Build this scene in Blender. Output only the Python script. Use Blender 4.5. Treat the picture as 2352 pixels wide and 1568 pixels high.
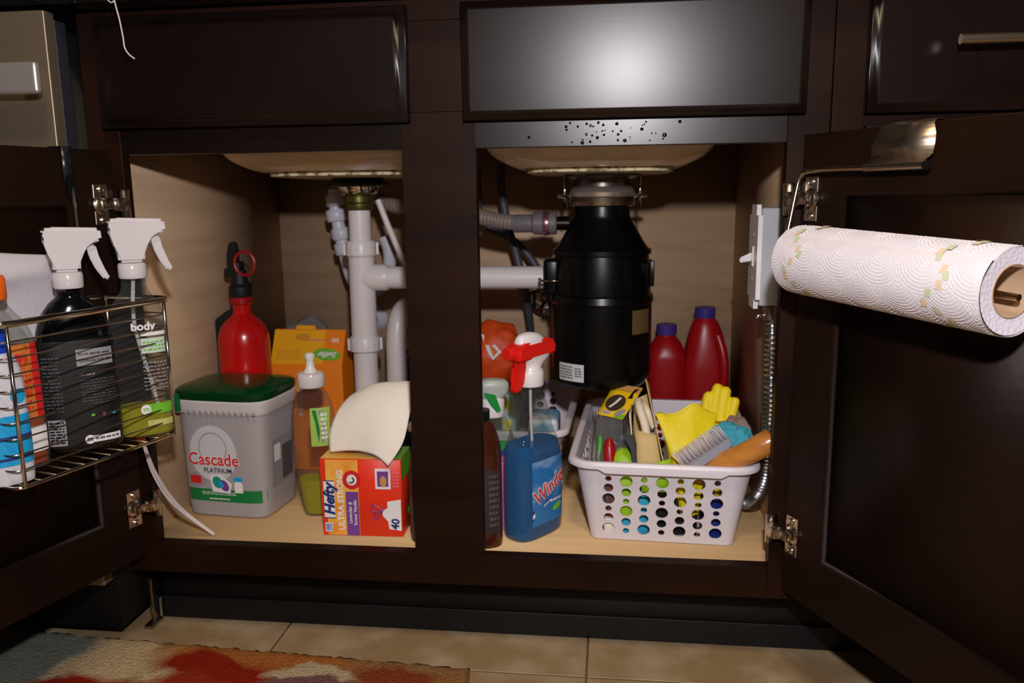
import bpy, bmesh, math, random
from mathutils import Vector, Matrix
random.seed(7)
for o in list(bpy.data.objects): bpy.data.objects.remove(o)
SC = bpy.context.scene
COL = SC.collection
pi = math.pi
V = Vector

# ------------------------------------------------------------ camera
cyaw, cpitch, croll = -0.1203, 0.1775, -0.0124
fw = V((math.sin(cyaw)*math.cos(cpitch), math.cos(cyaw)*math.cos(cpitch), -math.sin(cpitch)))
rt = V((math.cos(cyaw), -math.sin(cyaw), 0)); up = rt.cross(fw)
rt2 = rt*math.cos(croll)+up*math.sin(croll); up2 = -rt*math.sin(croll)+up*math.cos(croll)
cd = bpy.data.cameras.new('camera'); cam = bpy.data.objects.new('camera', cd); COL.objects.link(cam)
cam.matrix_world = Matrix(((rt2.x, up2.x, -fw.x, .218), (rt2.y, up2.y, -fw.y, -1.0502), (rt2.z, up2.z, -fw.z, .6469), (0, 0, 0, 1)))
cd.sensor_fit = 'HORIZONTAL'; cd.sensor_width = 36; cd.lens = 1884.6/2352*36; cd.clip_start = .02
cd.dof.use_dof = True; cd.dof.focus_distance = .86; cd.dof.aperture_fstop = 9
SC.camera = cam
# ------------------------------------------------------------ light and exposure
w = bpy.data.worlds.new('world'); SC.world = w; w.use_nodes = True
w.node_tree.nodes['Background'].inputs[0].default_value = (1, .86, .72, 1)
w.node_tree.nodes['Background'].inputs[1].default_value = .022
def area(name, loc, target, size, power, col, shape='DISK'):
    l = bpy.data.lights.new(name, 'AREA'); l.shape = shape; l.size = size; l.energy = power; l.color = col
    o = bpy.data.objects.new(name, l); COL.objects.link(o); o.location = loc
    o.rotation_euler = (V(target)-V(loc)).to_track_quat('-Z', 'Y').to_euler(); return o
area('camera_flash', (.25, -1.06, .865), (.1, .2, .35), .045, 9.8, (1, .94, .965))
area('kitchen_ceiling_lamp', (.25, -1.25, 2.45), (.1, -.2, 0), .32, 15, (1, .76, .52))
SC.view_settings.view_transform = 'Standard'; SC.view_settings.look = 'None'
SC.view_settings.exposure = 0; SC.view_settings.gamma = 1
SC.view_settings.use_curve_mapping = False

# ------------------------------------------------------------ materials
def lin(c): return tuple((x/255/12.92 if x/255 <= .04045 else ((x/255+.055)/1.055)**2.4) for x in c)
def mat(name, rgb, rough=.5, metal=0, coat=0, emit=None, spec=.5, bump=None, var=None, trans=0, ior=1.45, sss=0):
    m = bpy.data.materials.new(name); m.use_nodes = True; nt = m.node_tree; b = nt.nodes['Principled BSDF']
    c = lin(rgb)+(1,)
    b.inputs['Base Color'].default_value = c; b.inputs['Roughness'].default_value = rough
    b.inputs['Metallic'].default_value = metal; b.inputs['Coat Weight'].default_value = coat
    b.inputs['Coat Roughness'].default_value = .15
    b.inputs['Specular IOR Level'].default_value = spec
    b.inputs['Transmission Weight'].default_value = trans; b.inputs['IOR'].default_value = ior
    if sss: b.inputs['Subsurface Weight'].default_value = sss; b.inputs['Subsurface Scale'].default_value = .01
    tc = nt.nodes.new('ShaderNodeTexCoord')
    if var:   # (scale xyz, rgb2, contrast low, high)
        mp = nt.nodes.new('ShaderNodeMapping'); mp.inputs['Scale'].default_value = var[0]
        n = nt.nodes.new('ShaderNodeTexNoise'); n.inputs['Scale'].default_value = 1; n.inputs['Detail'].default_value = 6
        r = nt.nodes.new('ShaderNodeValToRGB'); r.color_ramp.elements[0].position = var[2]; r.color_ramp.elements[1].position = var[3]
        r.color_ramp.elements[0].color = c; r.color_ramp.elements[1].color = lin(var[1])+(1,)
        nt.links.new(tc.outputs['Object'], mp.inputs[0]); nt.links.new(mp.outputs[0], n.inputs[0])
        nt.links.new(n.outputs[0], r.inputs[0]); nt.links.new(r.outputs[0], b.inputs['Base Color'])
    if bump:  # (scale xyz, distance, detail)
        mp = nt.nodes.new('ShaderNodeMapping'); mp.inputs['Scale'].default_value = bump[0]
        n = nt.nodes.new('ShaderNodeTexNoise'); n.inputs['Scale'].default_value = 1; n.inputs['Detail'].default_value = bump[2]
        bp = nt.nodes.new('ShaderNodeBump'); bp.inputs['Distance'].default_value = bump[1]; bp.inputs['Strength'].default_value = 1
        nt.links.new(tc.outputs['Object'], mp.inputs[0]); nt.links.new(mp.outputs[0], n.inputs[0])
        nt.links.new(n.outputs[0], bp.inputs['Height']); nt.links.new(bp.outputs[0], b.inputs['Normal'])
    return m
def clear(name, rgb, alpha=.2, rough=.08, body=None):
    """thin clear plastic: tinted see-through plus a glossy skin"""
    m = mat(name, body or rgb, rough, spec=.6); nt = m.node_tree; b = nt.nodes['Principled BSDF']
    out = nt.nodes['Material Output']; t = nt.nodes.new('ShaderNodeBsdfTransparent'); t.inputs[0].default_value = lin(rgb)+(1,)
    mx = nt.nodes.new('ShaderNodeMixShader'); fr = nt.nodes.new('ShaderNodeLayerWeight'); fr.inputs[0].default_value = .35
    mr = nt.nodes.new('ShaderNodeMapRange'); mr.inputs[3].default_value = alpha; mr.inputs[4].default_value = min(1, alpha+.25)
    nt.links.new(fr.outputs['Facing'], mr.inputs[0]); nt.links.new(mr.outputs[0], mx.inputs[0])
    nt.links.new(t.outputs[0], mx.inputs[1]); nt.links.new(b.outputs[0], mx.inputs[2]); nt.links.new(mx.outputs[0], out.inputs[0])
    return m
WOOD = mat('espresso_wood', (40, 21, 13), .46, spec=.10, var=((3, 3, 14), (23, 12, 8), .35, .7), bump=((30, 30, 160), .0003, 4))
WOODF = mat('espresso_wood_front', (27, 16, 12), .29, spec=.38, var=((4, 4, 5), (19, 11, 9), .35, .7), bump=((12, 12, 200), .00001, 2))
WOODD = mat('espresso_wood_door', (36, 20, 12), .47, spec=.15, var=((3, 3, 6), (18, 10, 7), .3, .75), bump=((60, 60, 90), .0003, 4))
KICK = mat('toe_kick_black', (20, 13, 11), .6)
VINYL = mat('vinyl_black', (11, 12, 14), .5)
PLY = mat('maple_ply', (200, 170, 138), .5, var=((6, 2, 40), (178, 148, 116), .3, .75), bump=((20, 5, 300), .0001, 2))
PLYF = mat('maple_ply_floor', (218, 184, 136), .45, var=((2, 60, 4), (204, 168, 120), .3, .75))
STEEL = mat('brushed_steel', (196, 180, 158), .32, 1, bump=((4, 4, 500), .0002, 2))
CHROME = mat('chrome', (225, 222, 215), .12, 1)
NICKEL = mat('nickel_hinge', (204, 192, 178), .22, 1)
DCHROME = mat('chrome_dark', (172, 162, 148), .27, 1)
BLK = mat('black_plastic', (14, 14, 15), .3)
BLKM = mat('black_matte', (12, 12, 13), .55)
DISP = mat('disposal_black', (6, 6, 7), .3, spec=.3)
PVC = mat('white_pvc', (226, 220, 218), .35, sss=.1)
PVCB = mat('white_pvc_bluish', (208, 210, 222), .35)
PORC = mat('almond_ceramic', (226, 206, 180), .22, var=((20, 20, 20), (214, 192, 164), .4, .7))
PORCR = mat('rough_ceramic', (206, 196, 160), .7, var=((90, 90, 90), (120, 105, 70), .45, .62), bump=((150, 150, 150), .002, 4))
BRASS = mat('brass', (92, 90, 42), .4, .7)
HOSE = mat('grey_hose', (105, 100, 104), .5)
HOSEB = mat('brown_hose', (128, 112, 106), .5)
HOSED = mat('dark_hose', (70, 72, 80), .45)
RED = mat('red_paint', (196, 14, 12), .25, coat=.3)
REDP = mat('red_plastic', (160, 12, 20), .34)
REDT = mat('red_trigger', (226, 34, 26), .3)
PURP = mat('purple_cap', (64, 50, 130), .45)
WHITE = mat('white_plastic', (232, 228, 230), .32, sss=.05)
BWHITE = mat('basket_white', (226, 220, 228), .34, sss=.08)
OFFW = mat('off_white', (228, 222, 210), .4)
GREYB = mat('grey_box', (170, 172, 178), .5)
PAPER = mat('white_paper', (240, 234, 222), .8, bump=((60, 60, 60), .0006, 5))
TISSUE = mat('tissue_paper', (214, 210, 216), .9, bump=((600, 200, 200), .0006, 3))
ORANGE = mat('orange_card', (245, 134, 14), .5); YELLOW = mat('amber_card', (247, 176, 20), .5)
OCHRE = mat('ochre_print', (214, 150, 30), .6)
HRED = mat('box_red', (232, 52, 22), .4); HORG = mat('box_orange', (240, 140, 40), .4, var=((30, 30, 30), (246, 196, 90), .35, .65))
PRPL = mat('print_purple', (120, 66, 150), .4); PBLUE = mat('print_blue', (38, 52, 120), .45); PWHITE = mat('print_white', (236, 234, 234), .5)
PRED = mat('print_red', (214, 34, 34), .45); PGREEN = mat('print_green', (20, 124, 60), .45); PLIME = mat('print_lime', (110, 190, 50), .45)
PNAVY = mat('print_navy', (52, 30, 70), .5); PGREY = mat('print_grey', (150, 150, 152), .5); PBLACK = mat('print_black', (16, 16, 18), .4)
PCYAN = mat('print_cyan', (30, 160, 215), .45); PPINK = mat('print_pink', (220, 120, 130), .5); PDGREY = mat('print_dark_grey', (82, 82, 84), .5)
PTAN = mat('print_tan', (200, 150, 80), .5)
TUB = mat('tub_grey', (168, 164, 166), .38, trans=0, sss=.1)
LIDG = clear('lid_green', (40, 120, 60), .55, .15, (10, 74, 34))
CLR = clear('clear_plastic', (240, 242, 240), .07, .06, (120, 124, 124))
FROST = clear('frosted_clear', (240, 238, 238), .66, .2, (244, 240, 242))
CLRB = clear('clear_blister', (220, 222, 222), .14, .06, (170, 170, 175))
LIQY = clear('yellow_liquid', (214, 210, 50), .55, .08, (206, 200, 30))
LIQO = clear('amber_liquid', (214, 90, 30), .6, .08, (206, 84, 26))
BLUEL = clear('blue_liquid', (20, 120, 190), .75, .08, (8, 104, 176))
BLACKB = mat('black_bottle', (10, 12, 13), .1, spec=.6)
BROWNB = mat('brown_bottle', (66, 28, 18), .14, spec=.6)
ORCAP = mat('orange_cap', (242, 106, 18), .4)
BLUEP = mat('blue_plastic', (24, 66, 180), .35)
OBAG = mat('orange_bag', (226, 78, 20), .5, bump=((40, 40, 40), .004, 3))
GLOVE = mat('yellow_rubber', (238, 214, 24), .5, sss=.08, bump=((50, 50, 20), .002, 2))
BLUEC = mat('blue_cloth', (70, 176, 200), .95, bump=((350, 350, 350), .004, 3))
WOODH = mat('varnished_wood', (208, 142, 66), .28, coat=.4, var=((8, 60, 60), (190, 120, 50), .3, .7))
CARD = mat('brown_cardboard', (206, 180, 122), .75); CREAM = mat('cream_plastic', (226, 214, 190), .45)
LIME = mat('lime_plastic', (150, 196, 30), .45); PINK = mat('pink_plastic', (214, 110, 170), .45); DGREY = mat('dark_grey_plastic', (66, 68, 74), .4)
GRANITE = mat('black_granite', (14, 16, 16), .2, var=((260, 260, 260), (190, 196, 180), .66, .74))
STRING = mat('white_string', (226, 216, 214), .8)
NAVYP = mat('navy_plastic', (24, 40, 120), .35)
CABR = mat('bronze_label', (120, 96, 60), .4, .3)
WALLP = mat('painted_wall', (190, 176, 156), .8)

def tile_mat():
    return mat('travertine_tile', (156, 130, 94), .5, var=((9, 9, 9), (196, 176, 146), .42, .72), bump=((40, 40, 40), .0008, 4))
TILE = tile_mat(); GROUT = mat('grout', (150, 126, 94), .9)

# ------------------------------------------------------------ builders
def link(name, me, m=None, parent=None, label=None, smooth=True, kind=None):
    o = bpy.data.objects.new(name, me); COL.objects.link(o)
    if m: me.materials.append(m)
    if smooth: me.polygons.foreach_set('use_smooth', [True]*len(me.polygons))
    if parent: o.parent = parent
    if label: o['label'] = label
    if kind: o['kind'] = kind
    return o
def obj(name, bm, m, parent=None, label=None, smooth=True, kind=None, auto=True):
    bmesh.ops.recalc_face_normals(bm, faces=bm.faces)
    me = bpy.data.meshes.new(name)
    if auto and smooth:
        for e in bm.edges:
            if len(e.link_faces) == 2 and e.calc_face_angle(0) > .6: e.smooth = False
    bm.to_mesh(me); bm.free()
    return link(name, me, m, parent, label, smooth, kind)
def thing(name, label, cat, loc=(0, 0, 0), rot=0, group=None):
    o = bpy.data.objects.new(name, None); COL.objects.link(o); o.empty_display_size = .02
    o.location = loc; o.rotation_euler = (0, 0, rot) if not isinstance(rot, tuple) else rot
    o['label'] = label; o['category'] = cat
    if group: o['group'] = group
    return o
def tag(o, label, cat, group=None):
    o['label'] = label; o['category'] = cat
    if group: o['group'] = group
    return o
def box(bm, x0, x1, y0, y1, z0, z1, bev=0, seg=2):
    r = bmesh.ops.create_cube(bm, size=1); vs = r['verts']
    for v in vs: v.co = V((x0+(v.co.x+.5)*(x1-x0), y0+(v.co.y+.5)*(y1-y0), z0+(v.co.z+.5)*(z1-z0)))
    if bev:
        es = list({e for v in vs for e in v.link_edges})
        bmesh.ops.bevel(bm, geom=es, offset=bev, segments=seg, affect='EDGES', profile=.5)
    return bm
def BX(name, m, parent, *a, bev=0, label=None, seg=2, kind=None):
    o = obj(name, box(bmesh.new(), *a, bev=bev, seg=seg), m, parent, label, kind=kind)
    if bev: o.modifiers.new('wn', 'WEIGHTED_NORMAL')
    return o
def lerp(a, b, t): return a+(b-a)*t
def secat(secs, z):
    if z <= secs[0][0]: return secs[0]
    for a, b in zip(secs, secs[1:]):
        if z <= b[0]:
            t = (z-a[0])/max(1e-9, b[0]-a[0]); return tuple(lerp(p, q, t) for p, q in zip(a, b))
    return secs[-1]
def S(*s): return [tuple(list(q)+[2, 0, 0][len(q)-3:]) if len(q) < 6 else q for q in s]
def spl(secs, k=4):
    """smooth the section list (Catmull-Rom)"""
    out = []; n = len(secs)
    for i in range(n-1):
        p0, p1, p2, p3 = secs[max(0, i-1)], secs[i], secs[i+1], secs[min(n-1, i+2)]
        for j in range(k):
            t = j/k; out.append(tuple(.5*((2*b)+(-a+c)*t+(2*a-5*b+4*c-d)*t*t+(-a+3*b-3*c+d)*t**3) for a, b, c, d in zip(p0, p1, p2, p3)))
    out.append(secs[-1]); return [(q[0], max(q[1], .0003), max(q[2], .0003), max(q[3], 1.6), q[4], q[5]) for q in out]
def ring(s, seg, a0=0, a1=2*pi, off=0, closed=True):
    z, rx, ry, n, cx, cy = s; P = []
    for i in range(seg if closed else seg+1):
        a = a0+(a1-a0)*i/seg; c, d = math.cos(a), math.sin(a)
        P.append((cx+(rx+off)*math.copysign(abs(c)**(2/n), c), cy+(ry+off)*math.copysign(abs(d)**(2/n), d), z))
    return P
def loft(secs, seg=40, bot=True, top=True, bm=None):
    bm = bm or bmesh.new(); R = [[bm.verts.new(p) for p in ring(s, seg)] for s in secs]
    for a, b in zip(R, R[1:]):
        for i in range(seg): bm.faces.new((a[i], a[(i+1) % seg], b[(i+1) % seg], b[i]))
    if bot: bm.faces.new(R[0][::-1])
    if top: bm.faces.new(R[-1])
    return bm
def lathe(pr, seg=32, loc=(0, 0, 0), axis='z', bot=True, top=True):
    bm = loft([(z, r, r, 2, 0, 0) for r, z in pr], seg, bot, top)
    if axis == 'y': bm.transform(Matrix.Rotation(-pi/2, 4, 'X'))   # +z -> +y
    if axis == 'x': bm.transform(Matrix.Rotation(pi/2, 4, 'Y'))    # +z -> +x
    bm.transform(Matrix.Translation(loc)); return bm
def crv(pts, k=8):
    pts = [V(p) for p in pts]; out = []; n = len(pts)
    for i in range(n-1):
        p0, p1, p2, p3 = pts[max(0, i-1)], pts[i], pts[i+1], pts[min(n-1, i+2)]
        for j in range(k):
            t = j/k; out.append(.5*((2*p1)+(-p0+p2)*t+(2*p0-5*p1+4*p2-p3)*t*t+(-p0+3*p1-3*p2+p3)*t**3))
    out.append(pts[-1]); return out
def tube(pts, r, seg=10, smooth=True, k=8, bm=None, closed=False, rf=None, flat=1):
    bm = bm or bmesh.new(); P = crv(pts, k) if smooth else [V(p) for p in pts]; n = len(P); R = []
    nrm = None
    for i, p in enumerate(P):
        if closed: t = (P[(i+1) % n]-P[i-1]).normalized()
        else: t = (P[min(n-1, i+1)]-P[max(0, i-1)]).normalized()
        if nrm is None:
            nrm = t.cross(V((0, 0, 1)) if abs(t.z) < .9 else V((1, 0, 0))).normalized()
        else: nrm = (nrm-t*nrm.dot(t)).normalized()
        b = t.cross(nrm); rr = r*(rf(i/(n-1)) if rf else 1)
        R.append([bm.verts.new(p+nrm*rr*math.cos(2*pi*j/seg)+b*rr*flat*math.sin(2*pi*j/seg)) for j in range(seg)])
    for i in range(n if closed else n-1):
        a, b = R[i], R[(i+1) % n]
        for j in range(seg): bm.faces.new((a[j], a[(j+1) % seg], b[(j+1) % seg], b[j]))
    if not closed: bm.faces.new(R[0][::-1]); bm.faces.new(R[-1])
    return bm
def prism(poly, h0, h1, plane='xz', bev=0):
    """extrude a 2-D outline; plane xz: extruded along y, yz: along x, xy: along z"""
    f = {'xz': lambda a, b, h: (a, h, b), 'yz': lambda a, b, h: (h, a, b), 'xy': lambda a, b, h: (a, b, h)}[plane]
    bm = bmesh.new(); A = [bm.verts.new(f(a, b, h0)) for a, b in poly]; B = [bm.verts.new(f(a, b, h1)) for a, b in poly]
    n = len(poly)
    for i in range(n): bm.faces.new((A[i], A[(i+1) % n], B[(i+1) % n], B[i]))
    bm.faces.new(A[::-1]); bm.faces.new(B)
    if bev: bmesh.ops.bevel(bm, geom=list(bm.edges), offset=bev, segments=2, affect='EDGES')
    return bm
# flat print mapped on a face
def fmap(y0): return lambda x, z: V((x, y0, z))
def bmap(secs, off=.0004, sgn=-1):
    def f(x, z):
        s = secat(secs, z); q = min(.999, abs((x-s[4])/s[1])); return V((x, s[5]+sgn*(s[2]*(1-q**s[3])**(1/s[3])+off), z))
    return f
def patch(name, parent, mp, x0, x1, z0, z1, m, nx=10, nz=6, label=None, bm=None):
    own = bm is None; bm = bm or bmesh.new()
    G = [[bm.verts.new(mp(lerp(x0, x1, i/nx), lerp(z0, z1, j/nz))) for i in range(nx+1)] for j in range(nz+1)]
    for j in range(nz):
        for i in range(nx): bm.faces.new((G[j][i], G[j][i+1], G[j+1][i+1], G[j+1][i]))
    if own: return obj(name, bm, m, parent, label)
def disc(name, parent, mp, cx, cz, rx, rz, m, rin=0, seg=28, label=None, ang=0):
    bm = bmesh.new(); K = [rin, (rin+1)/2, 1] if rin else [.001, .35, .7, 1]
    R = []
    for k in K:
        R.append([bm.verts.new(mp(cx+k*(rx*math.cos(a)*math.cos(ang)-rz*math.sin(a)*math.sin(ang)), cz+k*(rx*math.cos(a)*math.sin(ang)+rz*math.sin(a)*math.cos(ang)))) for a in [2*pi*i/seg for i in range(seg)]])
    for a, b in zip(R, R[1:]):
        for i in range(seg): bm.faces.new((a[i], a[(i+1) % seg], b[(i+1) % seg], b[i]))
    return obj(name, bm, m, parent, label)
def poly(name, parent, mp, pts, m, label=None):
    bm = bmesh.new(); c = (sum(p[0] for p in pts)/len(pts), sum(p[1] for p in pts)/len(pts))
    C = bm.verts.new(mp(*c)); P = [bm.verts.new(mp(*p)) for p in pts]; n = len(pts)
    for i in range(n): bm.faces.new((C, P[i], P[(i+1) % n]))
    return obj(name, bm, m, parent, label)
def text(name, parent, mp, s, x, z, size, m, bold=0, shear=0, ang=0, sx=1, align='CENTER', label=None):
    cu = bpy.data.curves.new('t', 'FONT'); cu.body = s; cu.size = 1; cu.offset = bold; cu.shear = shear
    cu.align_x = align; cu.align_y = 'CENTER'; cu.resolution_u = 3
    to = bpy.data.objects.new('t', cu); COL.objects.link(to)
    dg = bpy.context.evaluated_depsgraph_get(); me = bpy.data.meshes.new_from_object(to.evaluated_get(dg))
    bpy.data.objects.remove(to); bpy.data.curves.remove(cu); me.name = name; me.materials.clear()
    ca, sa = math.cos(ang), math.sin(ang)
    for v in me.vertices:
        a, b = v.co.x*size*sx, v.co.y*size; v.co = mp(x+a*ca-b*sa, z+a*sa+b*ca)
    return link(name, me, m, parent, label or 'lettering reading %s' % s, smooth=False)
def bars(name, parent, mp, x0, x1, z0, z1, n, m, fill=.5, seed=1):
    """rows of print too small to read"""
    rd = random.Random(seed); bm = bmesh.new(); h = (z1-z0)/n
    for i in range(n):
        x = x0; zz = z1-(i+.5)*h
        while x < x1-.001:
            l = rd.uniform(.002, .006)*max(1, (x1-x0)/.04); e = min(x1, x+l)
            patch('', None, mp, x, e, zz-h*fill/2, zz+h*fill/2, None, 2, 1, bm=bm); x = e+.0012
    return obj(name, bm, m, parent, 'lines of small print')
def solid(o, t, off=-1):
    md = o.modifiers.new('s', 'SOLIDIFY'); md.thickness = t; md.offset = off; return o

# ------------------------------------------------------------ setting
fl = BX('floor', GROUT, None, -2.2, 2.4, -2.2, .62, -.02, -.0006); fl['kind'] = 'structure'
tb = box(bmesh.new(), -.2272, .2272, -.2272, .2272, -.003, 0, .0008, 1)
tme = bpy.data.meshes.new('tile'); tb.to_mesh(tme); tb.free(); tme.materials.append(TILE)
for i in range(-4, 5):
    for j in range(-4, 2):
        yj = .199+.457*j
        if yj > .5: continue
        o = bpy.data.objects.new('tile', tme); COL.objects.link(o); o.parent = fl; o.location = (-.038+.457*i, yj, 0)
wb = BX('wall_back', WALLP, None, -2.2, 2.4, .62, .7, -.02, 2.6); wb['kind'] = 'structure'

# ------------------------------------------------------------ sink cabinet
H = .048; OW = .429; ZB = .1561; ZT = .7046; L = .4546
cab = thing('sink_cabinet', 'dark espresso wooden sink base cabinet with both doors open', 'cabinet', (0, 0, 0))
for s in (-1, 1):
    BX('side_panel', PLY, cab, *sorted((s*L, s*.470)), .019, .59, .1115, .885, label='pale maple side panel')
BX('back_panel', PLY, cab, -.47, .47, .578, .59, .1115, .885, label='pale maple back panel')
BX('bottom_panel', PLYF, cab, -L, L, .0192, .578, .143, ZB-.0006, label='pale maple bottom panel')
BX('stile', WOOD, cab, -H, H, 0, .019, ZB, .75, bev=.0008)
BX('stile', WOOD, cab, -.4765, -OW, 0, .019, .1115, .885, bev=.0018)
BX('stile', WOOD, cab, OW, .478, 0, .019, .1115, .885, bev=.0012)
BX('rail', WOOD, cab, -OW, OW, 0.0002, .0188, .1115, ZB, bev=.0008)
BX('rail', WOODF, cab, -OW, OW, 0.0002, .0188, ZT, .75, bev=.0008)
BX('rail', WOOD, cab, -OW, OW, 0, .019, .86, .885, bev=.0008)
BX('stile', WOOD, cab, -H, H, 0.0001, .0189, .75, .86, bev=.0008)
BX('toe_kick', KICK, cab, -.476, 1.1, .074, .09, 0, .111)
BX('base_trim', VINYL, cab, -.476, 1.1, .070, .074, 0.0002, .036, bev=.001, label='black vinyl base strip')
def slab(name, x0, x1, z0, z1, parent, m, y0=0, t=.021, led=.010, tilt=0):
    bm = bmesh.new()
    def rr(d, y): return [bm.verts.new((a, y, b)) for a, b in ((x0+d, z0+d), (x1-d, z0+d), (x1-d, z1-d), (x0+d, z1-d))]
    R = [rr(0, y0), rr(0, y0-t+.009), rr(.0015, y0-t+.0075), rr(led-.002, y0-t+.0065), rr(led, y0-t+.004), rr(led+.003, y0-t+.001), rr(led+.006, y0-t)]
    for q in R[1:]:
        for v in q: v.co.y -= (v.co.z-z0)*tilt
    for a, b in zip(R, R[1:]):
        for i in range(4): bm.faces.new((a[i], a[(i+1) % 4], b[(i+1) % 4], b[i]))
    bm.faces.new(R[0]); bm.faces.new(R[-1])
    o = obj(name, bm, m, parent); o.modifiers.new('wn', 'WEIGHTED_NORMAL'); return o
slab('drawer_front', -.4457, -.0345, .737, .8765, cab, WOODF)
slab('drawer_front', .0345, .4468, .737, .8765, cab, WOODF, tilt=.03, led=.0055)
bm = bmesh.new(); rd = random.Random(3)
for i in range(42):
    x = rd.gauss(.205, .040); z = rd.uniform(ZT+.003, .735); r = rd.uniform(.0006, .0021)*(1 if rd.random() < .75 else 1.4)
    q = bmesh.ops.create_uvsphere(bm, u_segments=8, v_segments=6, radius=r)
    for v in q['verts']: v.co = V((v.co.x*rd.uniform(.9, 1.1)+x, v.co.y*.35-.0001, v.co.z+z))
obj('water_droplets', bm, mat('water', (10, 8, 8), .03, spec=1), cab, 'beads of water on the rail', kind='stuff')

def door(name, z0, z1, loc, rot, inner, handle_free=True):
    """local x from hinge edge, inner face at y=0, body on the other side; inner = +1 if the inner face looks to +y"""
    rw = .0715; W = .408; d = bpy.data.objects.new('door', None); COL.objects.link(d); d.parent = cab
    d.location = loc; d.rotation_euler = (0, 0, rot); y1 = -.019*inner
    g = -inner
    bm = bmesh.new()
    def rect(x0, x1, a, b, y): return [bm.verts.new(p) for p in ((x0, y, a), (x1, y, a), (x1, y, b), (x0, y, b))]
    c = .001
    R = [rect(0, W, z0, z1, y1), rect(0, W, z0, z1, g*c), rect(c, W-c, z0+c, z1-c, 0),
         rect(rw-.006, W-rw+.006, z0+rw-.006, z1-rw+.006, 0), rect(rw-.004, W-rw+.004, z0+rw-.004, z1-rw+.004, g*.0012),
         rect(rw, W-rw, z0+rw, z1-rw, g*.0055), rect(rw, W-rw, z0+rw, z1-rw, y1)]
    for a, b in zip(R, R[1:]+R[:1]):
        for i in range(4): bm.faces.new((a[i], a[(i+1) % 4], b[(i+1) % 4], b[i]))
    fr = obj('door', bm, WOODD, cab, smooth=True); fr.modifiers.new('wn', 'WEIGHTED_NORMAL'); bpy.data.objects.remove(d)
    fr.location = loc; fr.rotation_euler = (0, 0, rot)
    BX('panel', WOODD, fr, rw-.001, W-rw+.001, *sorted((g*.0055, g*.013)), z0+rw-.001, z1-rw+.001)
    return fr
HR = (.446, -.012, 0); RRr = math.atan2(-.8988, .4384)
HLo = (-.44, -.010, 0); RLr = math.atan2(-.9644, -.2644)
dR = door('door', .130, .712, HR, RRr, -1)
dL = door('door', .143, .710, HLo, RLr, 1)
def hinge(par, x, z, s, out):
    """s: side of the inner face (+1 -> +y); out: reach to the frame"""
    bm = bmesh.new(); Y = lambda a, b: sorted((s*a, s*b))
    box(bm, x-.011, x+.011, *Y(0, .0016), z-.026, z+.026, .0006, 1)
    for dz in (-.02, .02):
        q = lathe([(.0045, 0), (.0045, .0012), (.003, .0026), (.0005, .003)], 12); q.transform(Matrix.Rotation(-s*pi/2, 4, 'X')); q.transform(Matrix.Translation((x, s*.0015, z+dz)))
        me = bpy.data.meshes.new('q'); q.to_mesh(me); q.free(); bm.from_mesh(me); bpy.data.meshes.remove(me)
    q = lathe([(.0125, 0), (.0125, .003), (.0105, .0045), (.009, .0015), (.0005, .0012)], 20); q.transform(Matrix.Rotation(-s*pi/2, 4, 'X')); q.transform(Matrix.Translation((x+.002, s*.001, z)))
    me = bpy.data.meshes.new('q'); q.to_mesh(me); q.free(); bm.from_mesh(me); bpy.data.meshes.remove(me)
    box(bm, x-.022, x+.004, *Y(.003, .013), z-.0065, z+.0065, .002, 2)
    box(bm, x-.030, x-.012, *Y(.006, .018), z-.009, z+.009, .003, 2)
    box(bm, x-.034, x-.026, *Y(.002, .017), z-.020, z+.020, .002, 2)
    return obj('hinge', bm, NICKEL, par, 'shiny nickel hinge')
hinge(dR, .019, .637, -1, 0); hinge(dR, .014, .212, -1, 0)
hinge(dL, .022, .640, 1, 0); hinge(dL, .017, .218, 1, 0)

# ------------------------------------------------------------ neighbours
rc = thing('drawer_cabinet', 'dark espresso cabinet right of the sink cabinet, with bar-handled drawer', 'cabinet', (.4785, 0, 0))
BX('carcass', KICK, rc, .001, .46, .02, .59, .1115, .885)
BX('face_frame', WOOD, rc, .0005, .46, .0, .0198, .1115, .885, bev=.0012)
df = slab('drawer_front', .036, .424, .735, .8765, rc, WOODF, led=.006)
BX('door', WOODD, rc, .036, .424, -.019, 0, .143, .722, bev=.002)
hb = obj('handle', tube([(.118, -.056, .808), (.31, -.056, .808)], .0058, 20, smooth=False), STEEL, df, 'satin steel bar handle')
for x in (.15, .28): obj('handle_post', tube([(x, -.056, .808), (x, -.018, .808)], .004, 12, smooth=False), STEEL, df)
dw = thing('dishwasher', 'stainless steel dishwasher left of the sink cabinet', 'dishwasher', (-.486, 0, 0))
BX('body', BLKM, dw, -.595, -.010, -.005, .57, .02, .865)
BX('door', mat('appliance_steel', (176, 160, 136), .5, .85, bump=((4, 4, 500), .0002, 2)), dw, -.60, 0.0, -.048, -.028, .11, .880, bev=.002, label='stainless steel door panel')
BX('door_edge', mat('door_side_grey', (60, 60, 72), .4, .3), dw, -.599, -.0005, -.028, -.006, .11, .872, bev=.001)
BX('handle', mat('satin_handle', (214, 208, 206), .38, .7), dw, -.57, .010, -.088, -.076, .775, .813, bev=.005, seg=4, label='wide flat satin handle')
for x in (-.55, -.02): BX('handle_bracket', STEEL, dw, x-.006, x+.006, -.077, -.047, .785, .803, bev=.002)
BX('kick_plate', KICK, dw, -.595, -.012, .05, .06, .02, .105)
bm = box(bmesh.new(), .006, .012, .045, .062, .004, .075, .001); box(bm, .002, .016, .03, .062, .0, .006, .001)
obj('leveling_bracket', bm, DCHROME, dw, 'small metal levelling bracket')
ct = tag(BX('countertop', GRANITE, None, -1.2, 1.3, -.045, .61, .8870, .922, bev=.003), 'polished black speckled granite countertop above the cabinets', 'countertop')

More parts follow.
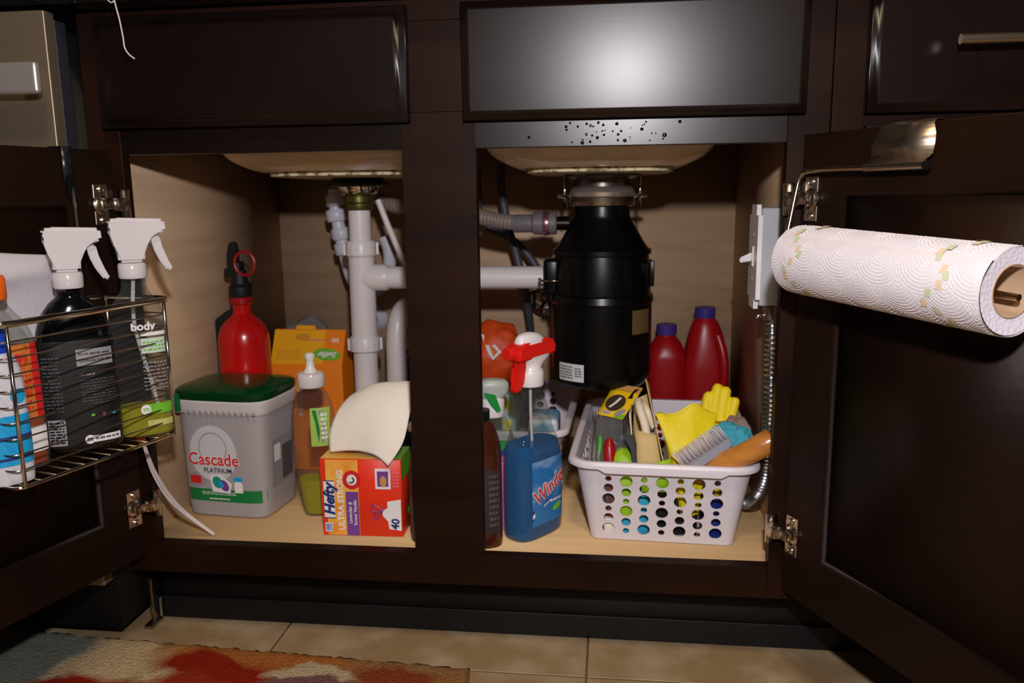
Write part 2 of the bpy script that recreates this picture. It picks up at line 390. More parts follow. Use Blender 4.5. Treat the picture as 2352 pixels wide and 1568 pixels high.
# ------------------------------------------------------------ rug
def rug():
    bm = bmesh.new(); nx, ny = 90, 70; X0, X1, Y0, Y1 = -.70, .012, -.62, 0; rdm = random.Random(5)
    top = []
    for j in range(ny+1):
        row = []
        for i in range(nx+1):
            e = (i in (0, nx)) or (j in (0, ny)); jt = .0035 if e else .0008
            row.append(bm.verts.new((lerp(X0, X1, i/nx)+rdm.uniform(-jt, jt), lerp(Y0, Y1, j/ny)+rdm.uniform(-jt, jt), (.004 if e else .0085)+rdm.uniform(-.0007, .0007))))
        top.append(row)
    for j in range(ny):
        for i in range(nx): bm.faces.new((top[j][i], top[j][i+1], top[j+1][i+1], top[j+1][i]))
    m = bpy.data.materials.new('rug_pile'); m.use_nodes = True; nt = m.node_tree; N = nt.nodes; K = nt.links; b = N['Principled BSDF']
    b.inputs['Roughness'].default_value = 1; b.inputs['Specular IOR Level'].default_value = .1
    tc = N.new('ShaderNodeTexCoord'); ns = N.new('ShaderNodeTexNoise'); ns.inputs['Scale'].default_value = 9; ns.inputs['Detail'].default_value = 5
    K.new(tc.outputs['Object'], ns.inputs[0])
    sb = N.new('ShaderNodeVectorMath'); sb.operation = 'SUBTRACT'; sb.inputs[1].default_value = (.5, .5, .5); K.new(ns.outputs[1], sb.inputs[0])
    sc = N.new('ShaderNodeVectorMath'); sc.operation = 'SCALE'; sc.inputs[3].default_value = .13; K.new(sb.outputs[0], sc.inputs[0])
    ad = N.new('ShaderNodeVectorMath'); ad.operation = 'ADD'; K.new(tc.outputs['Object'], ad.inputs[0]); K.new(sc.outputs[0], ad.inputs[1])
    cur = N.new('ShaderNodeRGB'); cur.outputs[0].default_value = lin((150, 112, 70))+(1,); last = cur.outputs[0]
    # x, y, rx, ry, colour, softness
    for x, y, rx, ry, c, so in [(-.64, -.09, .11, .16, (126, 130, 118), .25), (-.36, -.05, .10, .06, (206, 184, 140), .3), (-.50, -.10, .06, .14, (206, 180, 140), .3), (-.30, -.025, .14, .045, (176, 108, 50), .5),
                                (-.33, -.055, .10, .035, (150, 38, 18), .35), (-.28, -.10, .12, .03, (158, 52, 26), .3), (-.47, -.17, .14, .07, (150, 38, 18), .25), (-.205, -.075, .05, .03, (126, 88, 84), .4), (-.20, -.045, .05, .012, (196, 176, 140), .4),
                                (-.06, -.075, .09, .035, (128, 26, 16), .4), (-.09, -.04, .07, .02, (140, 66, 34), .5), (0, -.08, .03, .06, (150, 104, 56), .5), (-.35, -.3, .2, .1, (206, 184, 140), .3), (-.1, -.35, .15, .1, (126, 130, 118), .3), (-.5, -.45, .15, .1, (150, 30, 20), .3), (-.1, -.52, .15, .08, (176, 108, 50), .3)]:
        mp = N.new('ShaderNodeMapping'); mp.vector_type = 'POINT'; mp.inputs['Location'].default_value = (-x/rx, -y/ry, 0); mp.inputs['Scale'].default_value = (1/rx, 1/ry, 0)
        K.new(ad.outputs[0], mp.inputs[0]); ln = N.new('ShaderNodeVectorMath'); ln.operation = 'LENGTH'; K.new(mp.outputs[0], ln.inputs[0])
        mr = N.new('ShaderNodeMapRange'); mr.inputs[1].default_value = 1+so/2; mr.inputs[2].default_value = 1-so/2; K.new(ln.outputs['Value'], mr.inputs[0])
        mx = N.new('ShaderNodeMix'); mx.data_type = 'RGBA'; K.new(mr.outputs[0], mx.inputs[0]); K.new(last, mx.inputs[6]); mx.inputs[7].default_value = lin(c)+(1,); last = mx.outputs[2]
    n2 = N.new('ShaderNodeTexNoise'); n2.inputs['Scale'].default_value = 260; n2.inputs['Detail'].default_value = 3; K.new(tc.outputs['Object'], n2.inputs[0])
    mr = N.new('ShaderNodeMapRange'); mr.inputs[3].default_value = .55; mr.inputs[4].default_value = 1.3; K.new(n2.outputs[0], mr.inputs[0])
    sc2 = N.new('ShaderNodeVectorMath'); sc2.operation = 'SCALE'; K.new(last, sc2.inputs[0]); K.new(mr.outputs[0], sc2.inputs[3]); K.new(sc2.outputs[0], b.inputs['Base Color'])
    bp = N.new('ShaderNodeBump'); bp.inputs['Distance'].default_value = .004; K.new(n2.outputs[0], bp.inputs['Height']); K.new(bp.outputs[0], b.inputs['Normal'])
    o = obj('rug', bm, m); o.rotation_euler = (0, 0, -.05); o.location = (.022, -.032, .0005)
    md = o.modifiers.new('s', 'SOLIDIFY'); md.thickness = .005; md.offset = -1
    tag(o, 'abstract shag rug in red, grey-green and cream on the tiled floor', 'rug')
rug()

# ------------------------------------------------------------ sink and plumbing
sink = thing('kitchen_sink', 'almond ceramic double-bowl undermount sink seen from below', 'sink', (0, 0, 0))
for cx, w2, cy, d2 in ((-.19, .175, .285, .215), (.2, .170, .285, .215)):
    z = .688
    s = spl([(z-.004, w2-.052, d2-.06, 5, cx, cy), (z-.0035, w2-.047, d2-.05, 5, cx, cy), (z+.003, w2-.032, d2-.03, 5, cx, cy), (z+.014, w2-.014, d2-.012, 5, cx, cy), (z+.034, w2-.003, d2-.003, 5, cx, cy), (z+.1, w2, d2, 5, cx, cy), (.886, w2, d2, 5, cx, cy)], 5)
    bs = obj('basin', loft(s, 72, True, False), PORC, sink)
    rg = loft([(z-.0115, w2-.066, d2-.075, 5, cx, cy), (z-.0105, w2-.060, d2-.07, 5, cx, cy), (z-.0035, w2-.060, d2-.07, 5, cx, cy)], 72, True, True)
    obj('foot_ring', rg, PORCR, bs, 'rough unglazed foot of the bowl')
dp = thing('drain_pipe', 'white PVC sink drain stack with tee under the left bowl', 'pipe', (-.2, .3, 0))
obj('strainer_flange', lathe([(.044, .662), (.05, .664), (.05, .669), (.042, .672), (.042, .6765)], 32), mat('dark_rubber', (24, 22, 20), .5), dp)
obj('strainer_nut', lathe([(.024, .6485), (.030, .650), (.034, .655), (.036, .662), (.034, .6635)], 24), CHROME, dp, 'chrome strainer nut')
obj('tailpiece', lathe([(.0215, .624), (.0225, .626), (.0225, .634), (.021, .636), (.0235, .637), (.0235, .646), (.021, .6475), (.021, .650)], 24), BRASS, dp, 'brass tailpiece')
obj('pipe', lathe([(.0185, .555), (.0185, .628)], 28), PVC, dp)
def nut(par, z, r=.0265, h=.013, m=PVC):
    bm = lathe([(r-.004, z-h), (r, z-h+.002), (r, z+h-.004), (r-.002, z+h)], 12)
    for i in range(6):
        a = i*pi/3+.3; q = box(bmesh.new(), r-.003, r+.003, -.0025, .0025, z-h+.002, z+h-.003, .001, 1); q.transform(Matrix.Rotation(a, 4, 'Z'))
        me = bpy.data.meshes.new('q'); q.to_mesh(me); q.free(); bm.from_mesh(me); bpy.data.meshes.remove(me)
    return obj('slip_nut', bm, m, par)
nut(dp, .560)
te = obj('tee', lathe([(.022, .405), (.022, .545), (.0235, .547), (.0235, .552)], 28), PVC, dp)
obj('tee_branch', lathe([(.0225, 0), (.0225, .034), (.0205, .04)], 28, (.006, 0, .511), 'x'), PVC, te)
obj('cross_pipe', lathe([(.0185, .03), (.0185, .318)], 28, (0, 0, .511), 'x'), PVC, dp, 'horizontal white cross pipe')
nut(dp, .397)
obj('pipe', lathe([(.0205, .26), (.0205, .392)], 28), PVC, dp)
obj('trap', tube([(0, 0, .262), (.002, .005, .225), (.010, .04, .198), (.018, .08, .212), (.024, .10, .26), (.026, .105, .33), (.026, .108, .385), (.030, .12, .424), (.034, .16, .438), (.036, .21, .428), (.036, .272, .425)], .019, 20), PVC, dp)
sp = thing('drain_trap', 'bluish-white plastic fittings snaking down behind the drain stack', 'pipe', (-.28, .45, 0))
obj('pipe', tube([(-.012, .0, .66), (-.011, 0, .62), (-.004, 0, .575), (.004, .002, .53), (.014, .004, .492), (.035, .012, .468), (.062, .02, .474), (.080, .02, .51), (.083, .018, .545), (.075, .016, .572)], .0125, 16), PVCB, sp)
for x, z, r in ((-.0115, .64, .018), (-.010, .612, .020), (-.003, .578, .0185), (.0015, .55, .0185)):
    q = lathe([(r-.002, -.011), (r, -.008), (r, .008), (r-.002, .011)], 16); q.transform(Matrix.Rotation(-.13, 4, 'Y')); q.transform(Matrix.Translation((x, 0, z))); obj('coupling', q, PVCB, sp)
sv = thing('shutoff_valve', 'white shut-off valve on back wall left of drain stack', 'valve', (-.262, .50, .40))
obj('stem', lathe([(.012, -.08), (.012, 0), (.009, .01), (.009, .03)], 16, (0, 0, 0)), PVCB, sv)
obj('escutcheon', lathe([(.006, .0), (.012, .06), (.024, .074), (.026, .077)], 20, (0, 0, .0), 'y'), PVCB, sv)
for a in range(4):
    q = box(bmesh.new(), -.0035, .0035, -.02, -.012, .0, .016, .0015); q.transform(Matrix.Rotation(a*pi/2+.4, 4, 'Y')); q.transform(Matrix.Translation((-.003, 0, .018))); obj('knob_spoke', q, PVCB, sv)
wt = tag(obj('white_tube', tube([(-.184, .36, .64), (-.165, .36, .588), (-.142, .37, .53), (-.10, .42, .44), (-.06, .5, .36), (-.05, .565, .33)], .0055, 12), PVC), 'thin white tube slanting down right of the drain stack', 'tube')
wt2 = wt
dh = thing('dishwasher_hose', 'grey corrugated drain hose joined to the disposer inlet', 'hose', (0, 0, 0))
obj('hose', tube([(.075, .285, .600), (.04, .29, .604), (.0, .30, .612), (-.06, .32, .628), (-.12, .36, .628), (-.17, .38, .632), (-.22, .41, .66)], .0125, 14, rf=lambda t: 1+.05*math.sin(t*260), k=30), HOSEB, dh)
obj('rubber_boot', lathe([(.0135, 0), (.0145, .002), (.0145, .03), (.018, .033), (.018, .068), (.0165, .07)], 24, (.062, .283, .600), 'x'), HOSE, dh, 'grey rubber boot')
obj('clamp', lathe([(.0188, .0), (.0192, .001), (.0192, .009), (.0188, .01)], 24, (.110, .283, .600), 'x'), mat('worm_clamp', (150, 110, 115), .3, .8), dh)
for n, (lab, pts, r) in enumerate([('dark braided supply hose running down left of the disposer', [(.018, .47, .70), (.02, .46, .65), (.032, .45, .59), (.046, .45, .54), (.058, .45, .49), (.064, .49, .43), (.066, .53, .36), (.07, .54, .28)], .0075),
                     ('dark braided supply hose bending behind the one left of the disposer', [(-.03, .49, .70), (-.029, .49, .65), (-.027, .49, .61), (-.008, .49, .585), (.03, .50, .565), (.062, .50, .535), (.09, .50, .49), (.11, .50, .43), (.12, .52, .35)], .0075)]):
    tag(obj('supply_hose', tube(pts, r, 12), HOSED), lab, 'hose', 'dark supply hoses left of the disposer')
cv = thing('stop_valve', 'round chrome valve on the back wall left of the disposer', 'valve', (.087, .575, .438))
obj('escutcheon', lathe([(.034, 0), (.034, -.002), (.026, -.009), (.012, -.012)][::-1], 28, (0, 0, 0), 'y'), CHROME, cv)
obj('knob', lathe([(.001, -.05), (.014, -.048), (.02, -.042), (.021, -.032), (.016, -.022), (.009, -.02), (.009, -.008)], 24, (-.012, 0, .006), 'y'), CHROME, cv)

# disposer
di = thing('garbage_disposal', 'black garbage disposer hanging from the right bowl', 'disposer', (.204, .28, 0))
obj('sink_flange', lathe([(.060, .6765), (.060, .673), (.044, .668), (.044, .652)][::-1], 36), mat('flange_dark', (110, 104, 98), .32, .9), di)
obj('mount_ring', lathe([(.046, .640), (.050, .642), (.052, .648), (.048, .655), (.044, .657)], 36), mat('satin_chrome', (226, 222, 218), .3, .9), di, 'chrome mounting ring')
obj('lower_ring', lathe([(.045, .626), (.051, .628), (.053, .634), (.051, .640), (.046, .641)], 36), DCHROME, di)
for a in (0.25, pi-.25, -pi/2-1.9):
    bm = tube([(.062*math.cos(a), .062*math.sin(a), .624), (.062*math.cos(a), .062*math.sin(a), .676)], .0028, 10, smooth=False)
    obj('mount_bolt', bm, CHROME, di, 'chrome mounting bolt')
    q = box(bmesh.new(), .044, .072, -.008, .008, .639, .646, .002); q.transform(Matrix.Rotation(a, 4, 'Z')); obj('ring_ear', q, CHROME, di)
obj('neck', lathe([(.044, .640), (.044, .612), (.046, .606), (.070, .566), (.075, .560), (.079, .559), (.079, .552), (.075, .550)][::-1], 48), DISP, di)
obj('grind_chamber', lathe([(.075, .551), (.077, .53), (.0785, .506), (.0785, .49), (.082, .488), (.084, .478), (.081, .474)][::-1], 48), DISP, di)
obj('motor_housing', lathe([(.081, .476), (.081, .362), (.078, .350), (.070, .342), (.055, .338), (.02, .337)][::-1], 48), DISP, di)
bm = box(bmesh.new(), -.092, -.066, -.03, .01, .486, .545, .006, 3); obj('outlet', bm, DISP, di)
obj('outlet_screw', lathe([(.0025, -.0), (.0025, .028), (.005, .029), (.005, .034), (.002, .036)], 12, (-.066, -.034, .511), 'x').copy() if 0 else tube([(-.096, -.034, .511), (-.058, -.036, .511)], .0018, 8, smooth=False), CHROME, di)
obj('screw_head', lathe([(.0045, 0), (.0045, .004)], 12, (-.099, -.034, .511), 'x'), CHROME, di)
obj('inlet', lathe([(.011, 0), (.011, .02)], 16, (-.072, .002, .6), 'x'), DISP, di)
def cyl(R, cx=0, cy=0):    # map x as arc length around a cylinder, 0 = facing -y
    return lambda x, z: V((cx+R*math.sin(x/R), cy-R*math.cos(x/R), z))
cm = cyl(.0815)
patch('sticker', di, cm, -.075, -.026, .356, .384, mat('sticker_white', (206, 206, 210), .5), 12, 2, 'white spec sticker')
bars('print', di, cyl(.0819), -.072, -.046, .359, .381, 5, PDGREY, seed=4)
bars('print', di, cyl(.0819), -.042, -.030, .363, .379, 4, PDGREY, seed=5)
patch('rating_plate', di, cm, .052, .094, .430, .468, CABR, 12, 2, 'dull bronze rating plate')
for a in (.5, .9, 1.3):
    q = box(bmesh.new(), .076, .084, -.004, .004, .50, .54, .001); q.transform(Matrix.Rotation(a-1.0, 4, 'Z')); obj('fin', q, DISP, di)

# ------------------------------------------------------------ fire extinguisher
fe = thing('fire_extinguisher', 'small red fire extinguisher with black valve by the left wall', 'fire extinguisher', (-.403, .268, ZB))
obj('cylinder', loft([(z, r, r, 2, 0, 0) for r, z in [(.03, 0), (.038, .002), (.0425, .01), (.043, .02), (.043, .245), (.0415, .262), (.036, .277), (.027, .287), (.019, .293), (.0145, .299), (.0145, .315)]], 40), RED, fe)
obj('collar', lathe([(.0165, .313), (.018, .315), (.018, .324), (.0165, .326)], 24), REDP, fe)
bm = lathe([(.018, .326), (.019, .33), (.019, .343), (.014, .348), (.012, .37)], 16)
box(bm, -.010, .006, -.012, .012, .345, .385, .003); box(bm, -.024, -.002, -.009, .009, .36, .374, .003)
obj('valve_head', bm, BLKM, fe)
bm = prism([(-.016, .372), (-.001, .372), (.0, .40), (-.003, .418), (-.012, .418), (-.018, .395)], -.008, .008, 'xz', .002); obj('lever', bm, BLK, fe)
bm = prism([(.0, .335), (.018, .338), (.02, .348), (.004, .352)], -.008, .008, 'xz', .002); obj('handle', bm, BLK, fe)
obj('pull_ring', tube([(.016+.0175*math.cos(a), -.012, .383+.02*math.sin(a)) for a in [2*pi*i/24 for i in range(24)]], .0024, 8, smooth=False, closed=True), REDP, fe, 'red pull ring')
patch('label', fe, cyl(.0433), -.030, .034, .168, .186, PGREY, 12, 2, 'silver-grey label'); bars('print', fe, cyl(.0436), -.028, .032, .17, .184, 3, PDGREY, seed=8)
bk = obj('wall_bracket', prism([(-.0505, .12), (-.0505, .285), (-.03, .300), (-.005, .312), (.012, .312), (.012, .12)], -.001, .012, 'xz', .002), BLKM, fe, 'black plastic bracket')

# ------------------------------------------------------------ cardboard duster box
sw = thing('duster_box', 'orange and amber duster refill box with sloped top behind the grey tub', 'box', (-.319, .36, ZB), -.02)
bm = bmesh.new()
X = .0665
pf = [(-.03, 0), (.03, 0), (.03, .20), (.004, .255), (-.001, .255), (-.03, .195)]
obj('carton', prism(pf, -X, X, 'yz', .0006), ORANGE, sw)
sl = lambda x, t: V((x, -.0304+.0295*t-.0004, .1955+.0595*t))       # sloped face: t 0..1
patch('slope_print', sw, sl, -X, .03, .02, .98, YELLOW, 6, 4, 'amber printed slope')
obj('tab', prism([(-.03, .25), (.012, .25), (.008, .262), (-.026, .262)], .0005, .0025, 'xz', .0004), YELLOW, sw)
disc('seal_print', sw, lambda x, z: sl(x, z)+V((0, -.0005, .0003)), -.012, .78, .014, .10, OCHRE)
bars('print', sw, lambda x, z: sl(x, z)+V((0, -.0005, .0003)), -.056, -.012, .12, .42, 5, OCHRE, seed=2)
disc('swoosh', sw, lambda x, z: sl(x, z)+V((0, -.0006, .0003)), .037, .30, .025, .17, PLIME, ang=.03)
text('lettering', sw, lambda x, z: sl(x, z)+V((0, -.0009, .0005)), 'Swiffer', .037, .30, .013, PWHITE, .03, .3, pi, sx=1) if 0 else None
def slr(x, z): return sl(x, (z-.1955)/.0595)+V((0, -.0012, .0006))
text('lettering', sw, slr, 'Swiffer', .038, .2135, .0125, PWHITE, .03, .3, pi)
text('lettering', sw, slr, '360', .05, .237, .0095, PWHITE, .03, 0, pi); bars('print', sw, slr, -.004, .036, .2345, .2395, 1, PPINK, seed=3)
text('lettering', sw, lambda x, z: V((x, -.0308, z)), 'SWEEPER', -.012, .09, .017, PWHITE, .02, 0, pi/2) if 0 else bars('print', sw, lambda x, z: V((x, -.0308, z)), -.018, -.010, .10, .18, 9, PWHITE, .6, seed=9)

# ------------------------------------------------------------ grey tub of dishwasher pods
tu = thing('detergent_tub', 'grey plastic dishwasher-pod tub with translucent green lid', 'tub', (-.369, .158, ZB), -.09)
ts = [(0, .066, .054, 6, 0, 0), (.003, .069, .057, 6, 0, 0), (.02, .0705, .0585, 6, 0, 0), (.1, .0725, .0605, 6, 0, 0), (.168, .074, .062, 6, 0, 0)]
obj('body', loft(ts, 64), TUB, tu)
bm = loft([(.166, .0755, .0635, 6, 0, 0), (.170, .0775, .0655, 6, 0, 0), (.186, .0785, .0665, 6, 0, 0), (.188, .077, .065, 6, 0, 0)], 64)
obj('collar', bm, FROST, tu, 'frosted collar')
bm = bmesh.new()
for i in range(14):
    a = -.066+i*.0098; box(bm, a, a+.0055, -.0672, -.0655, .1685, .1735, .0003, 1)
obj('tamper_band', bm, TUB, tu)
ls = [(.188, .0785, .0655, 5, 0, 0), (.192, .080, .067, 5, 0, 0), (.200, .080, .067, 5, 0, 0), (.2035, .077, .064, 4.5, 0, 0), (.207, .060, .05, 4, 0, 0), (.2085, .03, .024, 3, 0, 0)]
ld = obj('lid', loft(ls, 64), LIDG, tu, 'translucent green lid')
obj('lid_clip', box(bmesh.new(), -.082, -.058, -.071, -.062, .170, .198, .003), mat('green_plastic', (16, 100, 48), .35), tu)
tm = bmap(ts, .0005)
def tmo(o): return bmap(ts, o)
disc('round_print', tu, tm, -.012, .104, .040, .045, mat('print_lt', (205, 205, 208), .5))
disc('plate_print', tu, tmo(.0007), -.012, .112, .024, .026, PGREY, rin=.93)
text('lettering', tu, tmo(.0011), 'Cascade', -.012, .094, .0275, PWHITE, .045, 0, 0, sx=.93)
text('lettering', tu, tmo(.0015), 'Cascade', -.012, .094, .0275, PRED, .015, 0, 0, sx=.93)
text('lettering', tu, tmo(.0011), 'PLATINUM', -.006, .0765, .0105, PNAVY, .02, 0, 0, sx=.95)
patch('band_print', tu, tm, -.066, .068, .026, .046, PGREEN, 20, 2)
bars('print', tu, tmo(.0009), -.036, .022, .0365, .0425, 2, PWHITE, .35, seed=6); bars('print', tu, tmo(.0009), -.024, .010, .029, .032, 1, PWHITE, .7, seed=7)
patch('red_print', tu, tm, -.056, -.036, .054, .067, PRED, 4, 2); disc('burst_print', tu, tmo(.0003), -.045, .06, .019, .012, PGREY)
poly('pod_print', tu, tmo(.0011), [(-.018, .043), (.012, .040), (.016, .056), (-.002, .071), (-.02, .068)], PWHITE)
disc('pod_print', tu, tmo(.0014), -.008, .058, .008, .010, mat('print_teal', (30, 150, 130), .4), ang=.4); disc('pod_print', tu, tmo(.0014), .003, .053, .007, .010, PRPL, ang=.6); disc('pod_print', tu, tmo(.0016), -.002, .055, .004, .006, PCYAN, ang=.6)
poly('jug_print', tu, tmo(.0009), [(.020, .042), (.034, .042), (.034, .056), (.031, .062), (.023, .062), (.020, .056)], PWHITE); disc('jug_print', tu, tmo(.0012), .027, .064, .008, .004, PCYAN)
sm = lambda x, z: V((.0735+.0000*z, x, z))
poly('side_label', tu, lambda a, b: V((.0733+(b-.1)*.028, a, b)), [(-.035, .045), (.035, .045), (.038, .12), (-.033, .12)], mat('side_grey', (150, 146, 148), .4))
poly('side_print', tu, lambda a, b: V((.0740+(b-.1)*.028, a, b)), [(-.004, .05), (.03, .05), (.03, .105), (-.004, .105)], PDGREY)
poly('side_print', tu, lambda a, b: V((.0740+(b-.1)*.028, a, b)), [(-.030, .085), (-.010, .085), (-.010, .112), (-.030, .112)], PWHITE)

# ------------------------------------------------------------ soap bottle
so = thing('soap_bottle', 'clear push-pull bottle with yellow soap right of the grey tub', 'bottle', (-.236, .132, ZB), .15)
ss = spl([(0, .016, .012, 2.6, 0, 0), (.003, .020, .015, 2.6, 0, 0), (.03, .0245, .018, 2.6, 0, 0), (.07, .029, .020, 2.5, 0, 0), (.12, .0325, .021, 2.4, 0, 0), (.16, .0325, .021, 2.3, 0, 0), (.185, .027, .019, 2.2, 0, 0), (.20, .019, .017, 2, 0, 0), (.208, .0175, .0165, 2, 0, 0)], 4)
obj('bottle', loft(ss, 40), CLR, so)
obj('liquid', loft([(z, a*.93, b*.93, n, x, y) for z, a, b, n, x, y in ss if .001 < z < .068], 36), LIQY, so, 'yellow-green liquid')
obj('cap', lathe([(.0195, .205), (.0205, .207), (.0205, .222), (.019, .226), (.011, .2275)], 28), FROST, so, 'frosted white cap')
obj('nozzle', lathe([(.011, .227), (.009, .231), (.0065, .236), (.0065, .246), (.008, .249), (.008, .254), (.004, .257)], 20), mat('natural_plastic', (224, 222, 214), .35), so)
ssm = bmap(ss, .0006)
patch('label', so, ssm, .000, .028, .115, .175, mat('bottle_label', (160, 200, 90), .5), 8, 8, 'green and grey label')
poly('label_stripe', so, bmap(ss, .001), [(.012, .172), (.020, .172), (.026, .12), (.016, .12)], PGREY); poly('label_stripe', so, bmap(ss, .0011), [(.003, .172), (.009, .172), (.014, .14), (.012, .12)], PGREEN)
text('lettering', so, bmap(ss, .0016), 'Auto', .0195, .147, .012, PWHITE, .02, 0, -1.35)if 0 else bars('print', so, bmap(ss, .0015), .016, .024, .125, .168, 6, PWHITE, .6, seed=12)

# ------------------------------------------------------------ trash-bag box
hx = thing('trash_bag_box', 'red and orange trash-bag box with white bag pulled out of its top', 'box', (-.139, .082, ZB), .02)
W2 = .0595; D = .031; Hh = .117
bm = box(bmesh.new(), -W2, W2, -D, D, 0, Hh, .0006, 1)
obj('carton', bm, HRED, hx)
fm = fmap(-D-.0004); f2 = fmap(-D-.0008); f3 = fmap(-D-.0012); f4 = fmap(-D-.0016)
patch('orange_print', hx, fm, -W2, -.004, .001, Hh-.001, HORG, 4, 4); patch('red_print', hx, f2, -W2, -.052, .001, Hh-.001, HRED, 2, 2)
topm = lambda x, y: V((x, y, Hh+.0005))
patch('top_print', hx, topm, -W2, .03, -D, D, HORG, 4, 4); disc('top_ring', hx, lambda x, y: V((x, y, Hh+.001)), -.022, .012, .017, .016, PRED, rin=.6)
poly('top_green', hx, lambda x, y: V((x, y, Hh+.0011)), [(.028, -D), (W2, -D), (W2, D), (.034, D)], PLIME)
patch('side_green', hx, lambda y, z: V((W2+.0004, y, z)), -D, D, .085, Hh, PLIME, 2, 2)
q = lambda x0, x1, z0, z1, m, f, n: poly(n, hx, f, [(x0, z0), (x1, z0), (x1, z1), (x0, z1)], m)
q(-.056, -.040, .028, .083, PWHITE, f3, 'name_plate'); q(-.0565, -.0395, .0265, .028, PBLUE, f3, 'name_plate_edge'); q(-.0565, -.0560, .028, .083, PBLUE, f3, 'name_plate_edge'); q(-.056, -.040, .083, .0845, PBLUE, f3, 'name_plate_edge')
text('lettering', hx, f4, 'Hefty', -.0475, .0555, .0215, PBLUE, .045, .25, pi/2)
q(-.056, -.045, .006, .020, mat('pale_blue', (200, 214, 236), .5), f3, 'count_print'); bars('print', hx, f4, -.0545, -.0465, .008, .018, 3, PBLUE, seed=5)
text('lettering', hx, f3, 'ULTRA STRONG', -.0310, .0545, .0125, PWHITE, .03, 0, pi/2, sx=1.0)
q(-.0245, -.0232, .001, .066, PTAN, f3, 'stripe'); q(-.0232, -.0045, .001, .068, PRPL, f3, 'purple_panel')
text('lettering', hx, f4, 'Lavender &', -.0172, .036, .0072, PWHITE, .01, 0, pi/2); text('lettering', hx, f4, 'Sweet Vanilla', -.0098, .036, .0072, PWHITE, .01, 0, pi/2)
disc('emblem_ring', hx, f3, -.0135, .086, .0135, .0145, PRED, rin=.55); disc('emblem_disc', hx, f3, -.0135, .086, .0078, .0085, PWHITE)
obj('emblem_arm', tube([f4(-.017, .083), f4(-.013, .082), f4(-.010, .086), f4(-.0125, .090)], .0011, 6), PBLACK, hx, kind=None)
q(.0215, .044, .073, .104, PWHITE, f3, 'odor_badge'); q(.0245, .041, .077, .100, PRPL, f4, 'odor_badge_print'); disc('odor_badge_print', hx, fmap(-D-.002), .0335, .085, .005, .008, PTAN)
bars('print', hx, f3, .047, .056, .075, .10, 5, PPINK, seed=8)
poly('bag_print', hx, f3, [(.030, .040), (.038, .044), (.038, .054), (.058, .058), (.058, .010), (.040, .012), (.038, .024), (.031, .032)], PWHITE, 'printed white trash bag')
text('lettering', hx, f4, '40', .0495, .020, .0165, PBLUE, .03, 0, pi/2-.1)
for c0, c1 in ((.018, .045), (.021, .033)): obj('tie_print', tube([f4(.032, .040), f4(c0, c1+.004), f4(c0-.004, c1), f4(c0, c1-.006), f4(.031, .039)], .0008, 6), PRPL, hx)
# white bag sheet out of the box
def sheet(name, rows, m, sub=6, t=.0006):
    bm = bmesh.new(); R = [crv(r, sub) for r in rows]; n = len(R[0]); C = [crv([R[j][i] for j in range(len(R))], sub) for i in range(n)]
    G = [[bm.verts.new(p) for p in c] for c in C]
    for i in range(n-1):
        for j in range(len(C[0])-1): bm.faces.new((G[i][j], G[i+1][j], G[i+1][j+1], G[i][j+1]))
    o = obj(name, bm, m); md = o.modifiers.new('s', 'SOLIDIFY'); md.thickness = t; return o
pb = sheet('plastic_bag', [[(-.190, .070, .2765), (-.150, .062, .2825), (-.115, .048, .281), (-.094, .040, .268)],
                        [(-.192, .080, .305), (-.152, .072, .312), (-.108, .058, .309), (-.074, .052, .300)],
                        [(-.181, .100, .338), (-.145, .092, .349), (-.102, .082, .348), (-.068, .080, .340)],
                        [(-.165, .130, .352), (-.133, .126, .368), (-.098, .122, .373), (-.062, .120, .374)],
                        [(-.160, .150, .320), (-.131, .152, .330), (-.097, .150, .332), (-.062, .146, .33)]], PAPER)
tag(pb, 'stiff white folded bag standing out of the trash-bag box', 'bag')

# ------------------------------------------------------------ small things behind on the left
def bottle(name, lab, cat, loc, rot, secs, m, parts, seg=32, sm=True, group=None):
    t = thing(name, lab, cat, loc, rot, group); se = spl(secs, 4) if sm else secs
    obj('bottle', loft(se, seg), m, t)
    for pn, bm, pm, pl in parts: obj(pn, bm, pm, t, pl)
    return t, se
t, se = bottle('cleaner_bottle', 'amber plastic bottle between duster box and drain stack', 'bottle', (-.262, .42, ZB), 0,
    [(0, .026, .022, 3, 0, 0), (.01, .03, .024, 3, 0, 0), (.15, .03, .024, 3, 0, 0), (.18, .02, .018, 2, 0, 0), (.19, .012, .012, 2, 0, 0)], LIQO, [('cap', lathe([(.013, .188), (.013, .206)], 20), PDGREY, 'grey cap')])
patch('label', t, bmap(se, .0006), -.014, .026, .09, .15, mat('label_dull', (150, 110, 96), .5), 8, 4, 'dull brown label')
t, se = bottle('blue_spray_bottle', 'blue spray bottle half hidden behind the centre post', 'bottle', (-.168, .46, ZB), .3,
    [(0, .034, .026, 3, 0, 0), (.01, .038, .028, 3, 0, 0), (.13, .038, .028, 3, 0, 0), (.17, .022, .02, 2, 0, 0), (.19, .013, .013, 2, 0, 0)], mat('blue_bottle', (20, 70, 150), .3), [('cap', lathe([(.015, .188), (.015, .206)], 20), PWHITE, 'white collar')])
disc('round_label', t, bmap(se, .0006), .0, .12, .017, .018, mat('sky', (110, 180, 220), .4)); bars('print', t, bmap(se, .001), -.012, .012, .114, .126, 2, PWHITE, seed=3)
obj('trigger', tube([(.004, -.012, .214), (-.006, -.022, .196), (-.014, -.030, .17)], .006, 10), BLUEP, t, 'blue trigger'); BX('spray_head', PWHITE, t, -.014, .014, -.03, .02, .205, .225, bev=.005)
